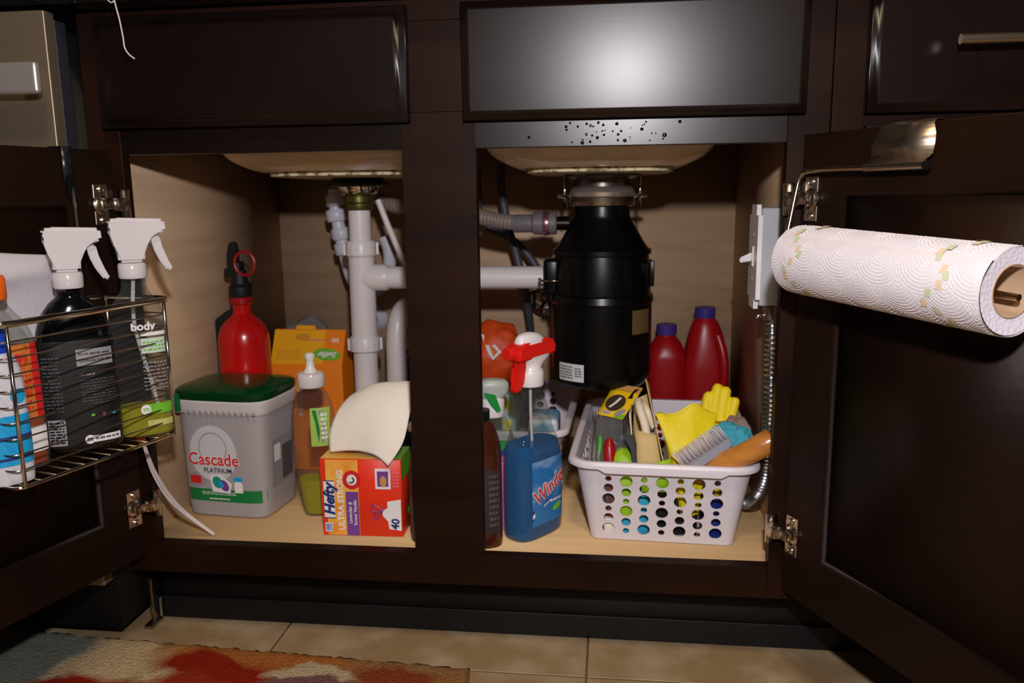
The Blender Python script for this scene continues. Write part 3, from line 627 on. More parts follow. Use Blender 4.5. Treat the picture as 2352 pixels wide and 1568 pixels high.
def crumple(name, c, r, m, lab, cat, seed=0, sub=4, amp=.25, sc=1):
    bm = bmesh.new(); bmesh.ops.create_icosphere(bm, subdivisions=sub, radius=1)
    from mathutils import noise
    for v in bm.verts:
        n = noise.noise(v.co*1.6*sc+V((seed, 0, 0)))*amp+noise.noise(v.co*4*sc+V((0, seed, 0)))*amp*.4; q = v.co*(1+n)
        v.co = V((c[0]+q.x*r[0], c[1]+q.y*r[1], c[2]+q.z*r[2]))
    return tag(obj(name, bm, m, auto=False), lab, cat)
crumple('plastic_wrap', (-.372, .47, .34), (.06, .04, .075), clear('wrap', (220, 216, 216), .25, .2, (190, 184, 184)), 'crumpled clear plastic wrap behind the duster box', 'wrap', 3)
t, se = bottle('dark_bottle', 'slim dark bottle with lime dot between red trash-bag box and centre post', 'bottle', (-.046, .055, ZB), 0,
    [(0, .018, .018, 2, 0, 0), (.004, .0215, .0215, 2, 0, 0), (.09, .0215, .0215, 2, 0, 0), (.13, .017, .017, 2, 0, 0), (.16, .011, .011, 2, 0, 0)], mat('dark_glassy', (26, 34, 26), .15), [('cap', lathe([(.012, .158), (.012, .18)], 20), BLK, 'black cap')])
disc('dot_print', t, lambda x, z: V((-.0218, x, z)), -.008, .045, .004, .006, PLIME)
# paper strap with orange tip from the wire basket to the cabinet floor
st = thing('white_strap', 'limp white plastic strap with orange end hanging onto cabinet floor', 'strap', (0, 0, 0))
for k, dx in enumerate((0, .004)):
    obj('strap', tube([(-.409+dx*.3, -.045, .318), (-.411+dx, -.028, .275), (-.406+dx*1.3, -.006, .231), (-.390+dx*.6, .012, .197), (-.359, .031, .1585)], .0028, 8, flat=.4), STRING, st)
obj('orange_end', tube([(-.410, -.051, .332), (-.409, -.046, .319)], .0055, 10, smooth=False), ORCAP, st, 'orange end')

# ------------------------------------------------------------ baskets
def basket(name, lab, loc, rot, W=(.1005, .1235), Dd=(.155, .178), Hb=.122, group=None, ncx=7, ncy=11):
    t = thing(name, lab, 'basket', loc, rot, group); bm = bmesh.new()
    rc0, rc1 = .0125, .030
    cs = {'s': (.0123, .0045), 'm': (.0163, .0067), 'l': (.0187, .0088)}
    zb0, zt0 = .0085, .0085+.0946
    def half(side, z): k = z/Hb; return (lerp(W[0], W[1], k), lerp(Dd[0], Dd[1], k)) if side % 2 == 0 else (lerp(Dd[0], Dd[1], k), lerp(W[0], W[1], k))
    def P(side, x, z):
        y = -half(side, z)[1]; a = side*pi/2; return V((x*math.cos(a)-y*math.sin(a), x*math.sin(a)+y*math.cos(a), z))
    def edge(side, z): return half(side, z)[0]-lerp(rc0, rc1, z/Hb)
    F = lambda *p: bm.faces.new([bm.verts.new(q) for q in p])
    Z = [.0, zb0, zt0, Hb]
    for side in range(4):
        nc = ncx if side % 2 == 0 else ncy; pt = .0248; xr = nc*pt/2
        for c in range(nc):
            x0 = -xr+c*pt; z = zt0
            seq = 'smlsml' if c % 2 == 0 else 'lmslms'
            for ch in seq:
                h, r = cs[ch]; cx = x0+pt/2; cz = z-h/2; n = 24; O = []; I = []
                for i in range(n):
                    a = 2*pi*i/n; ca, sa = math.cos(a), math.sin(a); k = max(abs(ca), abs(sa))
                    O.append(bm.verts.new(P(side, cx+ca/k*pt/2, cz+sa/k*h/2))); I.append(bm.verts.new(P(side, cx+ca*r, cz+sa*r)))
                for i in range(n): bm.faces.new((O[i], O[(i+1) % n], I[(i+1) % n], I[i]))
                z -= h
        for za, zc in zip(Z, Z[1:]):
            ea, ec = edge(side, za), edge(side, zc)
            if abs(za-zb0) > 1e-6: F(P(side, -xr, za), P(side, xr, za), P(side, xr, zc), P(side, -xr, zc))
            F(P(side, xr, za), P(side, ea, za), P(side, ec, zc), P(side, xr, zc)); F(P(side, -ea, za), P(side, -xr, za), P(side, -xr, zc), P(side, -ec, zc))
            # corner arc to the next side
            K = 14
            def C(z, k):
                r = lerp(rc0, rc1, z/Hb); a = -pi/2+k/K*pi/2; w_, d_ = half(side, z); x = w_-r+r*math.cos(a); y = -(d_-r)+r*math.sin(a)
                b = side*pi/2; return V((x*math.cos(b)-y*math.sin(b), x*math.sin(b)+y*math.cos(b), z))
            for k in range(K): F(C(za, k), C(za, k+1), C(zc, k+1), C(zc, k))
    # base
    base = []
    for side in range(4):
        r = rc0; w_, d_ = half(side, 0)
        for k in range(15):
            a = -pi/2+k/14*pi/2; x = w_-r+r*math.cos(a); y = -(d_-r)+r*math.sin(a); b = side*pi/2; base.append((x*math.cos(b)-y*math.sin(b), x*math.sin(b)+y*math.cos(b), 0))
    bm.faces.new([bm.verts.new(p) for p in base])
    bmesh.ops.remove_doubles(bm, verts=bm.verts, dist=.00004)
    o = obj('body', bm, BWHITE, t, smooth=False); solid(o, .0018, -1)
    # rim: section swept round the top
    def per(off, z):
        out = []
        for side in range(4):
            w_, d_ = half(side, Hb); w_ += off; d_ += off; r = rc1+off; b = side*pi/2
            xs = [-.095, -.088, -.078, -.07, 0, .07, .078, .088, .095] if side % 2 == 0 else [-.08, 0, .08]
            for x in xs:
                y = -d_; out.append(((x*math.cos(b)-y*math.sin(b), x*math.sin(b)+y*math.cos(b), z), side, x))
            for k in range(1, 10):
                a = -pi/2+k/10*pi/2; x = w_-r+r*math.cos(a); y = -(d_-r)+r*math.sin(a)
                out.append(((x*math.cos(b)-y*math.sin(b), x*math.sin(b)+y*math.cos(b), z), side, 9))
        return out
    bm = bmesh.new(); prof = [(-.0022, -.002), (-.001, .0012), (.002, .0022), (.0065, .0018), (.009, -.001), (.0095, -.0045), (.0092, -.0075), (.0078, -.0075), (.0078, -.003), (.0, -.003)]
    R = []
    for off, dz in prof:
        row = []
        for (p, side, x) in per(off, Hb+dz):
            z = p[2]
            if dz <= -.0075 and side % 2 == 0 and abs(x) < .0885: z -= .0055 if abs(x) <= .0785 else .0
            row.append(bm.verts.new((p[0], p[1], z)))
        R.append(row)
    n = len(R[0])
    for a, b in zip(R, R[1:]+R[:1]):
        for i in range(n): bm.faces.new((a[i], a[(i+1) % n], b[(i+1) % n], b[i]))
    obj('rim', bm, BWHITE, t, 'rolled rim')
    return t
B1 = (.301, .222, ZB+.001); b1 = basket('storage_basket', 'white perforated plastic basket full of cleaning tools, at front right', B1, -.05, group='white perforated storage baskets')
b2 = basket('storage_basket', 'white perforated plastic basket standing behind the blue spray bottle', (.0275, .368, ZB+.001), -.03, group='white perforated storage baskets')

# ------------------------------------------------------------ items of the right bay
for lab, x, y, s, h, cz in (('shorter red jug with purple cap, right of the disposer', .3235, .487, 0, .239, .0), ('taller red jug with purple cap and handle, in the right corner', .396, .487, 1, .27, 0)):
    t = thing('detergent_jug', lab, 'jug', (x, y, ZB), 0, 'red jugs behind the front basket')
    if not s: secs = spl([(0, .03, .026, 3, 0, 0), (.006, .035, .032, 3, 0, 0), (.02, .0365, .034, 3, 0, 0), (.17, .0365, .034, 3, 0, 0), (.20, .033, .031, 2.6, 0, 0), (.218, .024, .023, 2.2, 0, 0), (.228, .0165, .0165, 2, 0, 0), (.236, .0155, .0155, 2, 0, 0)], 4)
    else: secs = spl([(0, .036, .03, 3, 0, 0), (.006, .042, .034, 3, 0, 0), (.03, .0435, .036, 3, 0, 0), (.15, .0435, .036, 3, 0, 0), (.19, .04, .034, 2.6, 0, 0), (.225, .033, .029, 2.3, -.001, 0), (.25, .025, .023, 2.1, -.002, 0), (.262, .0175, .0175, 2, -.003, 0), (.268, .0165, .0165, 2, -.003, 0)], 4)
    obj('body', loft(secs, 40), REDP, t)
    c = secs[-1][4]; zc = secs[-1][0]
    obj('cap', lathe([(.0185, zc-.006), (.019, zc-.004), (.019, zc+.011), (.0175, zc+.013)], 28, (c, 0, 0)), PURP, t, 'purple cap')
    if s: obj('handle', tube([(.018, -.030, .232), (.027, -.039, .20), (.030, -.042, .165), (.026, -.038, .13), (.010, -.035, .118)], .0085, 12), REDP, t)
# orange bag
ob = thing('orange_bag', 'slumped orange plastic bag printed with white triangle, left of the disposer', 'bag', (0, 0, 0))
bm = bmesh.new(); from mathutils import noise
q = bmesh.ops.create_icosphere(bm, subdivisions=4, radius=1)
for v in bm.verts:
    n = noise.noise(v.co*2.2)*.16+noise.noise(v.co*5)*.05; c = v.co*(1+n); v.co = V((.0+c.x*.062, .47+c.y*.04, .345+c.z*.066))
obg = obj('bag', bm, OBAG, ob, auto=False)
om = lambda x, z: V((x, .415+max(0, (z-.36))*.5+abs(x)*.05, z))
def tri(par, pts, m, y):
    f = lambda x, z: V((x, y+max(0, z-.35)*.55, z)); return poly('printed_triangle', par, f, pts, m, 'white triangle print')
tri(ob, [(-.022, .392), (-.006, .384), (.020, .360), (.004, .345), (-.004, .356)], PWHITE, .4225)
tri(ob, [(-.008, .379), (.013, .361), (.005, .352)], mat('orange_lt', (236, 120, 50), .5), .4205)
# clear/grey trigger bottle behind, and a green-white one
t, se = bottle('trigger_bottle', 'clear bottle with green-striped white cap, left of the blue spray bottle', 'bottle', (.042, .148, ZB), .2,
    [(0, .036, .024, 3, 0, 0), (.01, .04, .027, 3, 0, 0), (.1, .038, .026, 3, 0, 0), (.14, .027, .02, 2.4, 0, 0), (.165, .016, .015, 2, 0, 0)], CLR,
    [('cap', lathe([(.018, .160), (.0185, .162), (.0185, .186), (.016, .19)], 24), WHITE, 'white collar')])
obj('trigger', prism([(-.014, .200), (.004, .196), (.012, .172), (.006, .168), (-.004, .180)], -.0195, -.017, 'xz', .001), mat('green_trigger', (20, 140, 60), .35), t, 'green stripe')
obj('spray_head', loft(spl([(.186, .014, .014, 2.6, 0, 0), (.196, .024, .014, 3, .0, 0), (.21, .025, .013, 3, .0, 0), (.216, .018, .010, 2, 0, 0)], 3), 24), mat('greyish_head', (170, 178, 172), .35), t)
patch('label', t, bmap(se, .0006), .002, .036, .03, .125, mat('label_green', (24, 130, 66), .45), 8, 6, 'green label'); disc('label_print', t, bmap(se, .001), .02, .105, .011, .01, PBLUE)
t = tag(BX('sponge_pack', PINK, None, .058, .074, .088, .125, ZB, ZB+.105, bev=.003), 'narrow pink pack squeezed behind the brown bottle', 'pack')
# brown bottle
t, se = bottle('brown_bottle', 'dark brown bottle beside the centre post', 'bottle', (.0405, .046, ZB), .3,
    [(0, .023, .020, 2.6, 0, 0), (.005, .0275, .024, 2.6, 0, 0), (.12, .0275, .024, 2.6, 0, 0), (.15, .0255, .022, 2.4, 0, 0), (.172, .018, .017, 2.1, 0, 0), (.182, .012, .012, 2, 0, 0)], BROWNB,
    [('cap', lathe([(.0125, .180), (.0125, .196)], 20), BLK, 'black cap')])
patch('label', t, bmap(se, .0006), -.004, .024, .022, .115, mat('dark_label', (52, 40, 42), .5), 8, 6, 'dark label'); bars('print', t, bmap(se, .001), .006, .02, .03, .11, 9, PDGREY, seed=31)
# blue window cleaner spray
wi = thing('window_cleaner_bottle', 'clear spray bottle of blue window cleaner with red trigger', 'spray bottle', (.1085, .089, ZB), math.radians(54))
ws = spl([(0, .040, .020, 3.2, 0, 0), (.003, .046, .025, 3.2, 0, 0), (.02, .0475, .0265, 3.4, 0, 0), (.115, .0475, .0265, 3.4, 0, 0), (.14, .043, .025, 3, -.001, 0), (.155, .036, .0225, 2.8, -.002, 0), (.19, .027, .019, 2.5, -.003, 0), (.215, .0185, .016, 2.1, -.004, 0), (.225, .0155, .0155, 2, -.004, 0), (.235, .0155, .0155, 2, -.004, 0)], 4)
obj('bottle', loft(ws, 48), CLR, wi)
obj('liquid', loft([(z, a*.96, b*.95, n, x, y) for z, a, b, n, x, y in ws if .001 < z < .143], 44), BLUEL, wi, 'blue liquid')
wm = lambda o: bmap(ws, o)
patch('label', wi, wm(.0006), -.030, .047*.9, .022, .118, mat('label_blue', (40, 120, 190), .35, var=((14, 14, 30), (150, 180, 220), .5, .7)), 14, 6, 'blue printed label')
poly('label_print', wi, wm(.0010), [(-.030, .046), (.042, .094), (.042, .058), (-.030, .030)], PBLUE); poly('label_print', wi, wm(.0012), [(-.030, .040), (.042, .074), (.042, .069), (-.030, .034)], PWHITE)
text('lettering', wi, wm(.0020), 'Windex', .008, .0775, .030, PWHITE, .05, .15, .42, sx=.8); text('lettering', wi, wm(.0026), 'Windex', .008, .0775, .030, PRED, .01, .15, .42, sx=.8)
disc('label_print', wi, wm(.0014), .022, .042, .011, .005, PLIME, ang=.3); bars('print', wi, wm(.0014), .006, .034, .05, .056, 1, PWHITE, seed=2)
obj('dip_tube', tube([(-.004, 0, .234), (-.002, 0, .15), (.01, 0, .02)], .0022, 8), PVC, wi)
obj('neck_collar', lathe([(.0185, .223), (.0195, .225), (.0195, .242), (.018, .246)], 28, (-.004, 0, 0)), WHITE, wi, 'white collar')
obj('shroud', loft(spl([(.244, .015, .014, 2.2, -.004, 0), (.253, .016, .013, 2.4, .0, 0), (.262, .026, .014, 2.6, .004, 0), (.27, .033, .015, 2.8, .002, 0)], 4), 32), WHITE, wi)
obj('trigger_band', prism([(-.042, .262), (.036, .266), (.037, .280), (.028, .289), (-.03, .287), (-.042, .280)], -.0155, .0155, 'xz', .003), REDT, wi, 'red spray head')
obj('cover_dome', loft(spl([(.284, .028, .014, 2.4, -.004, 0), (.291, .025, .0125, 2.2, -.006, 0), (.297, .017, .009, 2, -.008, 0), (.2995, .004, .003, 2, -.008, 0)], 4), 28), WHITE, wi, 'white domed cover')
obj('nozzle', lathe([(.0085, 0), (.0095, .002), (.0095, .012), (.008, .014)], 20, (-.054, 0, .274), 'x'), REDT, wi, 'red nozzle')
obj('trigger', prism([(-.034, .266), (-.018, .266), (-.018, .25), (-.024, .232), (-.031, .217), (-.041, .219), (-.038, .235), (-.033, .25)], -.007, .007, 'xz', .0025), REDT, wi, 'red trigger')

# ------------------------------------------------------------ contents of the front basket
c = B1
cs = thing('blister_pack', 'clear blister pack with yellow header card in the front basket', 'package', (0, 0, 0))
cA, cB, cC, cD = V((.2, .160, .318)), V((.238, .140, .316)), V((.270, .205, .348)), V((.226, .225, .350))
nrm = (cB-cA).cross(cD-cA).normalized()
def quad(a, b, c_, d, off=0):
    n_ = (b-a).cross(d-a).normalized(); return lambda u, v: (a*(1-u)+b*u)*(1-v)+(d*(1-u)+c_*u)*v+n_*off
qm = quad(cA, cB, cC, cD)
bm = bmesh.new(); patch('', None, qm, 0, 1, 0, 1, None, 4, 4, bm=bm); o = obj('header_card', bm, mat('card_yellow', (236, 196, 24), .45), cs, 'yellow header card'); solid(o, .0008)
q1 = quad(cA, cB, cC, cD, .0009); q2 = quad(cA, cB, cC, cD, .0014)
disc('round_photo', cs, q1, .42, .42, .34, .26, mat('photo_brown', (62, 46, 34), .5)); obj('brush_print', tube([q2(.3, .25), q2(.42, .4), q2(.5, .58)], .0028, 6, flat=.3), PWHITE, cs)
disc('oval_print', cs, q1, .78, .16, .18, .09, PGREY, ang=.5); disc('oval_print', cs, q1, .3, .1, .16, .05, mat('print_lilac', (180, 160, 200), .5)); poly('print', cs, q2, [(.74, .6), (.9, .62), (.82, .8), (.94, .95), (.78, .9)], PBLACK)
poly('card_top', cs, q1, [(0, .84), (1, .8), (1, 1), (0, 1)], PTAN); poly('card_corner', cs, q1, [(.62, 0), (1, 0), (1, .14)], PLIME)
obj('blister', loft(spl([(.19, .018, .016, 3, .237, .088), (.22, .024, .02, 3, .232, .095), (.27, .026, .022, 3, .226, .112), (.30, .024, .020, 3, .222, .13), (.315, .018, .012, 3, .219, .147)], 4), 28), CLRB, cs, 'clear blister')
obj('lime_insert', loft(spl([(.19, .015, .012, 2.6, .243, .082), (.24, .019, .014, 2.6, .242, .088), (.272, .017, .013, 2.6, .240, .098), (.284, .007, .005, 2, .239, .103)], 4), 24), LIME, cs, 'lime green insert')
obj('red_insert', loft(spl([(.19, .008, .009, 2, .222, .085), (.25, .010, .010, 2, .221, .092), (.285, .009, .009, 2, .219, .10), (.297, .004, .004, 2, .219, .103)], 4), 20), REDP, cs, 'red insert')
obj('green_insert', loft(spl([(.19, .004, .009, 2, .207, .085), (.26, .005, .009, 2, .205, .092), (.30, .003, .004, 2, .206, .105)], 4), 16), mat('leaf_green', (70, 170, 50), .4), cs)
tr = prism([(.252, .19), (.260, .19), (.264, .25), (.253, .305), (.243, .318), (.238, .312), (.250, .29), (.256, .25)], .070, .155, 'xz', .001); obj('tray', tr, DGREY, cs, 'dark grey tray')
# open cardboard carton
bx = thing('open_carton', 'open brown carton with a cream hook inside, leaning in the front basket', 'carton', (0, 0, 0))
def plate(name, par, a, b, c_, d, m, t=.0015, lab=None):
    bm = bmesh.new(); f = quad(V(a), V(b), V(c_), V(d)); patch('', None, f, 0, 1, 0, 1, None, 3, 3, bm=bm); return solid(obj(name, bm, m, par, lab), t, 0)
plate('right_flap', bx, (.296, .058, .262), (.293, .105, .25), (.279, .175, .378), (.268, .135, .352), CARD, lab='tall cardboard flap') if 0 else None
plate('right_wall', bx, (.302, .068, .24), (.30, .150, .22), (.280, .215, .352), (.272, .165, .372), CARD, lab='tall cardboard flap')
plate('front_flap', bx, (.258, .060, .268), (.293, .062, .262), (.284, .074, .312), (.256, .078, .318), CARD)
plate('left_wall', bx, (.258, .066, .24), (.246, .16, .26), (.252, .18, .33), (.247, .095, .335), CREAM, lab='pink-tinted inner flap')
plate('back_wall', bx, (.255, .175, .22), (.297, .16, .22), (.280, .19, .345), (.256, .185, .335), CARD)
plate('lime_flap', bx, (.264, .056, .235), (.306, .058, .235), (.303, .060, .283), (.266, .058, .272), LIME, lab='lime green panel')
obj('hook', tube([(.276, .09, .28), (.270, .11, .315), (.262, .13, .338), (.262, .155, .340), (.274, .165, .325), (.286, .15, .30)], .006, 12), CREAM, bx, 'cream plastic hook')
# yellow gloves
g1 = bmesh.new(); rows = []
for j, (z, w_, cx, cy, tw) in enumerate([(.19, .012, .333, .085, 0), (.24, .018, .331, .085, .0), (.27, .024, .329, .092, .1), (.295, .031, .328, .102, .15), (.318, .038, .327, .115, .2), (.334, .043, .327, .125, .2)]):
    row = []; n = 48
    for i in range(n):
        a = 2*pi*i/n; rr = 1+.10*math.sin(3*a+j*.5)+.07*math.sin(5*a+1+j*.3)
        x = w_*math.cos(a)*rr; y = w_*(.42 if j < 3 else .34-.1*(j-3))*math.sin(a)*rr; x, y = x*math.cos(tw)-y*math.sin(tw), x*math.sin(tw)+y*math.cos(tw)
        zz = z+(.016*math.exp(-((x-.014)/.018)**2)-.004+.004*(x < -.03) if j == 5 else 0); row.append(g1.verts.new((cx+x, cy+y, zz)))
    rows.append(row)
for a, b in zip(rows, rows[1:]):
    for i in range(48): g1.faces.new((a[i], a[(i+1) % 48], b[(i+1) % 48], b[i]))
o = obj('rubber_glove', g1, GLOVE, auto=False); solid(o, .0012, 0); md = o.modifiers.new('u', 'SUBSURF'); md.levels = 1; md.render_levels = 2
tag(o, 'yellow rubber glove, cuff upward, in the middle of the front basket', 'glove', 'rubber gloves in the front basket')
g2 = bmesh.new(); tube([(.365, .16, .22), (.372, .175, .26), (.382, .19, .295)], .021, 16, bm=g2, flat=.6, rf=lambda t: .8+.35*t)
for (a, b, c_, r) in [((.368, .188, .292), (.366, .200, .318), (.372, .212, .342), .0085), ((.378, .19, .30), (.380, .204, .328), (.386, .216, .354), .0088), ((.388, .19, .30), (.393, .204, .326), (.398, .214, .350), .0086), ((.397, .186, .292), (.405, .196, .315), (.411, .204, .336), .0078), ((.394, .176, .272), (.410, .174, .290), (.420, .176, .308), .0086)]:
    tube([a, b, c_], r, 12, bm=g2, rf=lambda t: 1.1-.15*t if t < .93 else .65)
o = obj('rubber_glove', g2, GLOVE, auto=False); md = o.modifiers.new('r', 'REMESH'); md.mode = 'VOXEL'; md.voxel_size = .0017; md.use_smooth_shade = True
md = o.modifiers.new('sm', 'SMOOTH'); md.iterations = 4
tag(o, 'yellow rubber glove with fingers up against the basket back', 'glove', 'rubber gloves in the front basket')
crumple('cleaning_cloth', (.392, .108, .287), (.035, .030, .036), BLUEC, 'fluffy turquoise cleaning cloth in the front basket', 'cloth', 9, 5, .22, 1.1)
crumple('dish_rag', (.408, .165, .285), (.022, .035, .030), mat('rag_taupe', (150, 128, 124), .9), 'taupe rag tucked behind the turquoise cloth', 'rag', 5, 4, .25)
t = thing('toy_block', 'small dark blue scrubber pad at the right rim of the front basket', 'scrubber', (0, 0, 0)); t.name = 'scrubber_pad'
obj('pad', box(bmesh.new(), .412, .424, .085, .125, .262, .296, .004, 2), mat('scrub_blue', (50, 90, 140), .8, bump=((400, 400, 400), .002, 2)), t); obj('pad_backing', box(bmesh.new(), .4245, .429, .085, .125, .262, .296, .002, 2), NAVYP, t)
# brush with clear bristles
br = thing('scrub_brush', 'clear-backed brush with stiff pale bristles lying across the front basket', 'brush', (.352, .066, .287), (0, 0, 0))
ax = V((.06, .028, .034)).normalized(); nn = V((-.55, .0, .83)); nn = (nn-ax*nn.dot(ax)).normalized(); sd = ax.cross(nn)
mt = Matrix((ax, sd, nn)).transposed().to_4x4()
bmb = loft([(-.006, .038, .012, 4, 0, 0), (-.005, .041, .015, 4, 0, 0), (.003, .041, .015, 4, 0, 0), (.005, .038, .012, 4, 0, 0)], 32); bmb.transform(mt); obj('back', bmb, clear('brush_clear', (200, 206, 226), .5, .12, (200, 204, 222)), br)
bm = bmesh.new(); rd = random.Random(2)
for i in range(12):
    for j in range(4):
        p = V((-.036+i*.0066, -.009+j*.006, .004)); tube([p, p+V((-.003+rd.uniform(-.001, .001), rd.uniform(-.002, .002), .023))], .0009, 5, smooth=False, bm=bm)
bm.transform(mt); obj('bristles', bm, mat('bristle_white', (214, 204, 214), .4), br, 'rows of stiff pale bristles', kind='stuff')
bm = tube([(.342, .074, .257), (.356, .066, .267), (.382, .055, .284), (.405, .048, .298), (.422, .045, .309), (.434, .045, .316), (.439, .045, .319)], .0175, 20, rf=lambda t: .78+.25*t if t < .75 else (.97 if t < .86 else max(.12, math.sqrt(max(0, 1-((t-.86)/.14)**2)))), k=10)
tag(obj('wooden_handle', bm, WOODH), 'thick varnished wooden handle sticking out of the front basket', 'handle')
# bundle of clear sleeves
cl = thing('clear_sleeves', 'bundle of clear plastic sleeves along the left side of the front basket', 'sleeves', (0, 0, 0))
for i in range(6):
    x = .1955+i*.0032; plate('sleeve', cl, (x+.012, .072, .20), (x+.018, .23, .20), (x-.003+i*.001, .24+.004*i, .300+.003*(i % 3)), (x-.006, .064, .281+.002*(i % 2)), CLRB if i % 2 else clear('sleeve_%d' % i, (214, 210, 206), .35, .2, (206, 202, 198)), .0006)
# lower contents seen through the holes
t, se = bottle('cyan_bottle', 'cyan and white bottle seen through the holes of the front basket', 'bottle', (.255, .101, ZB+.004), .2,
    [(0, .020, .016, 3, 0, 0), (.006, .025, .02, 3, 0, 0), (.05, .025, .02, 3, 0, 0), (.065, .012, .012, 2, 0, 0)], mat('cyan_body', (60, 178, 220), .35), [('cap', lathe([(.011, .064), (.011, .076)], 16), WHITE, 'white cap')])
tag(BX('navy_carton', NAVYP, None, .352, .392, .080, .12, ZB+.004, ZB+.062, bev=.002), 'navy carton seen through the holes of the front basket', 'carton')
tag(BX('white_block', PAPER, None, .212, .235, .075, .095, ZB+.004, ZB+.03, bev=.002), 'small white block low at the left of the front basket', 'block')
tag(BX('black_tray', BLKM, None, .285, .345, .085, .19, ZB+.004, ZB+.058, bev=.003), 'black tray low in the middle of the front basket', 'tray')
tag(obj('yellow_cap', lathe([(.010, 0), (.011, .002), (.011, .010), (.009, .012)], 20, (.372, .10, ZB+.0625)), mat('cap_y', (214, 190, 40), .4)), 'yellow cap lying on the navy carton', 'cap')
# contents of the rear basket
tag(BX('wipes_pack', mat('wipes_blue', (120, 170, 210), .45, var=((30, 30, 30), (220, 226, 232), .45, .6)), None, .085, .135, .25, .33, ZB+.004, ZB+.125, bev=.008), 'pale blue pack of wipes in the rear basket', 'pack')
tag(BX('floral_pack', mat('floral', (170, 200, 190), .5, var=((60, 60, 60), (190, 190, 60), .5, .55)), None, .0, .06, .30, .36, ZB+.004, ZB+.155, bev=.006), 'green and yellow printed pack in the rear basket', 'pack')

# ------------------------------------------------------------ switch box and conduit on the right wall
sx = thing('switch_box', 'grey electrical box with white toggle switch plate on right wall', 'switch', (L, .122, .558))
BX('box', GREYB, sx, -.034, -.0002, -.022, .028, -.067, .067, bev=.003, label='grey box')
bm = box(bmesh.new(), -.040, -.034, -.030, .037, -.071, .071, .0)
bmesh.ops.bevel(bm, geom=[e for e in bm.edges if abs((e.verts[0].co-e.verts[1].co).normalized().x) > .9], offset=.014, segments=6, affect='EDGES')
obj('plate', bm, WHITE, sx, 'white rounded switch plate')
BX('toggle_slot', OFFW, sx, -.042, -.039, -.003, .009, -.014, .014, bev=.001)
bm = prism([(-.041, -.006), (-.041, .006), (-.058, -.002), (-.058, -.009)], -.001, .007, 'xz', .0015); obj('toggle', bm, WHITE, sx)
for dz in (-.03, .03): obj('screw', lathe([(.003, 0), (.002, .0015)], 12, (-.0415, .003, dz), 'x'), CHROME, sx)
cn = thing('metal_conduit', 'ribbed flexible metal conduit running down the right wall', 'conduit', (0, 0, 0))
pc = crv([(.4425, .115, .482), (.4428, .108, .42), (.4430, .10, .35), (.4432, .105, .29), (.4425, .120, .235), (.436, .150, .195), (.425, .185, .175), (.41, .23, .17), (.40, .29, .168)], 40)
bm = tube(pc, .0098, 14, smooth=False, rf=lambda t: 1+.13*math.sin(t*2*pi*78)); obj('conduit', bm, mat('galvanised', (170, 170, 172), .28, 1), cn)
obj('connector', lathe([(.0125, 0), (.0125, .012), (.0145, .012), (.0145, .018)], 16, (.4395, .115, .472)), DCHROME, cn)
obj('set_screw', tube([(.433, .11, .478), (.418, .102, .4765)], .0028, 8, smooth=False), CHROME, cn)

# ------------------------------------------------------------ paper towel and its over-door holder (door frame of the right door: x out along door, y = -off)
th = thing('towel_holder', 'brushed nickel over-door towel holder clipped on the right door', 'towel holder', HR, RRr)
zt = .712
bm = bmesh.new(); prof = [(.021, zt-.006), (.021, zt+.0015), (-.001, zt+.0022), (-.006, zt-.002), (-.0100, zt-.012), (-.0125, zt-.022), (-.0105, zt-.031), (-.0165, zt-.040)]
P2 = prof+[(y+.0012 if i > 2 else y-(.0012 if i < 2 else 0), z-.0012 if i > 1 else z) for i, (y, z) in list(enumerate(prof))[::-1]]
x0, x1 = .120, .196; A = []; 
for y, z in prof:
    k = (zt-z)/.04; A.append([bm.verts.new((lerp(x0+.009, x0, max(0, k)), y, z)), bm.verts.new((x1+.012*math.sin(max(0, min(1, k))*pi)*.9, y, z))])
for a, b in zip(A, A[1:]): bm.faces.new((a[0], a[1], b[1], b[0]))
o = obj('clip_plate', bm, STEEL, th, 'bent brushed nickel plate'); solid(o, .0014, 0)
obj('sleeve', tube([(x0, -.0155, zt-.0425), (x1+.004, -.0155, zt-.0425)], .0042, 16, smooth=False), STEEL, th)
obj('end_cap', lathe([(.0048, 0), (.0048, .003), (.003, .0035)], 16, (x1+.003, -.0155, zt-.0425), 'x'), BLK, th)
obj('arm', tube([(x0+.01, -.0155, zt-.0425), (.06, -.018, zt-.042), (.034, -.022, zt-.0435), (.026, -.024, zt-.050), (.024, -.028, .64), (.024, -.036, .600), (.026, -.044, .58), (.040, -.05, .572), (.07, -.05, .571), (.34, -.05, .5585)], .0031, 12), mat('polished_rod', (226, 206, 176), .18, 1), th, 'polished bent rod')
pt = thing('paper_towel_roll', 'white embossed paper towel roll with green and orange squares', 'paper towel', HR, RRr)
aL, aR = V((.070, -.053, .572)), V((.338, -.053, .5635)); ax = (aR-aL).normalized(); e2 = V((0, 1, 0)); e3 = ax.cross(e2).normalized()
if e3.z < 0: e3 = -e3
e2 = V((0, 1, 0)); R0 = .0368
def rollp(s, a, r): return aL+ax*s+(e2*math.cos(a)+e3*math.sin(a))*r       # a=pi faces away from door
LEN = (aR-aL).length; A0 = pi-.80   # loose edge of the sheet
def rr(u, s=0): return R0+.0017*(1-u)       # u 0..1 round
bm = bmesh.new(); NS, NA = 60, 90; G = []; from mathutils import noise as nz_
for i in range(NS+1):
    s = LEN*i/NS; row = []; dA = .10*(nz_.noise(V((s*14, 3, 0))))+(-.28*max(0, 1-s/.03)) 
    for j in range(NA+1):
        u = j/NA; a = A0+dA*(1-u)*(1 if u < .02 else 0)+2*pi*u; r = rr(u)+nz_.noise(V((s*40, math.cos(a)*2, math.sin(a)*2)))*.0006
        row.append(bm.verts.new(rollp(s, a, r)))
    G.append(row)
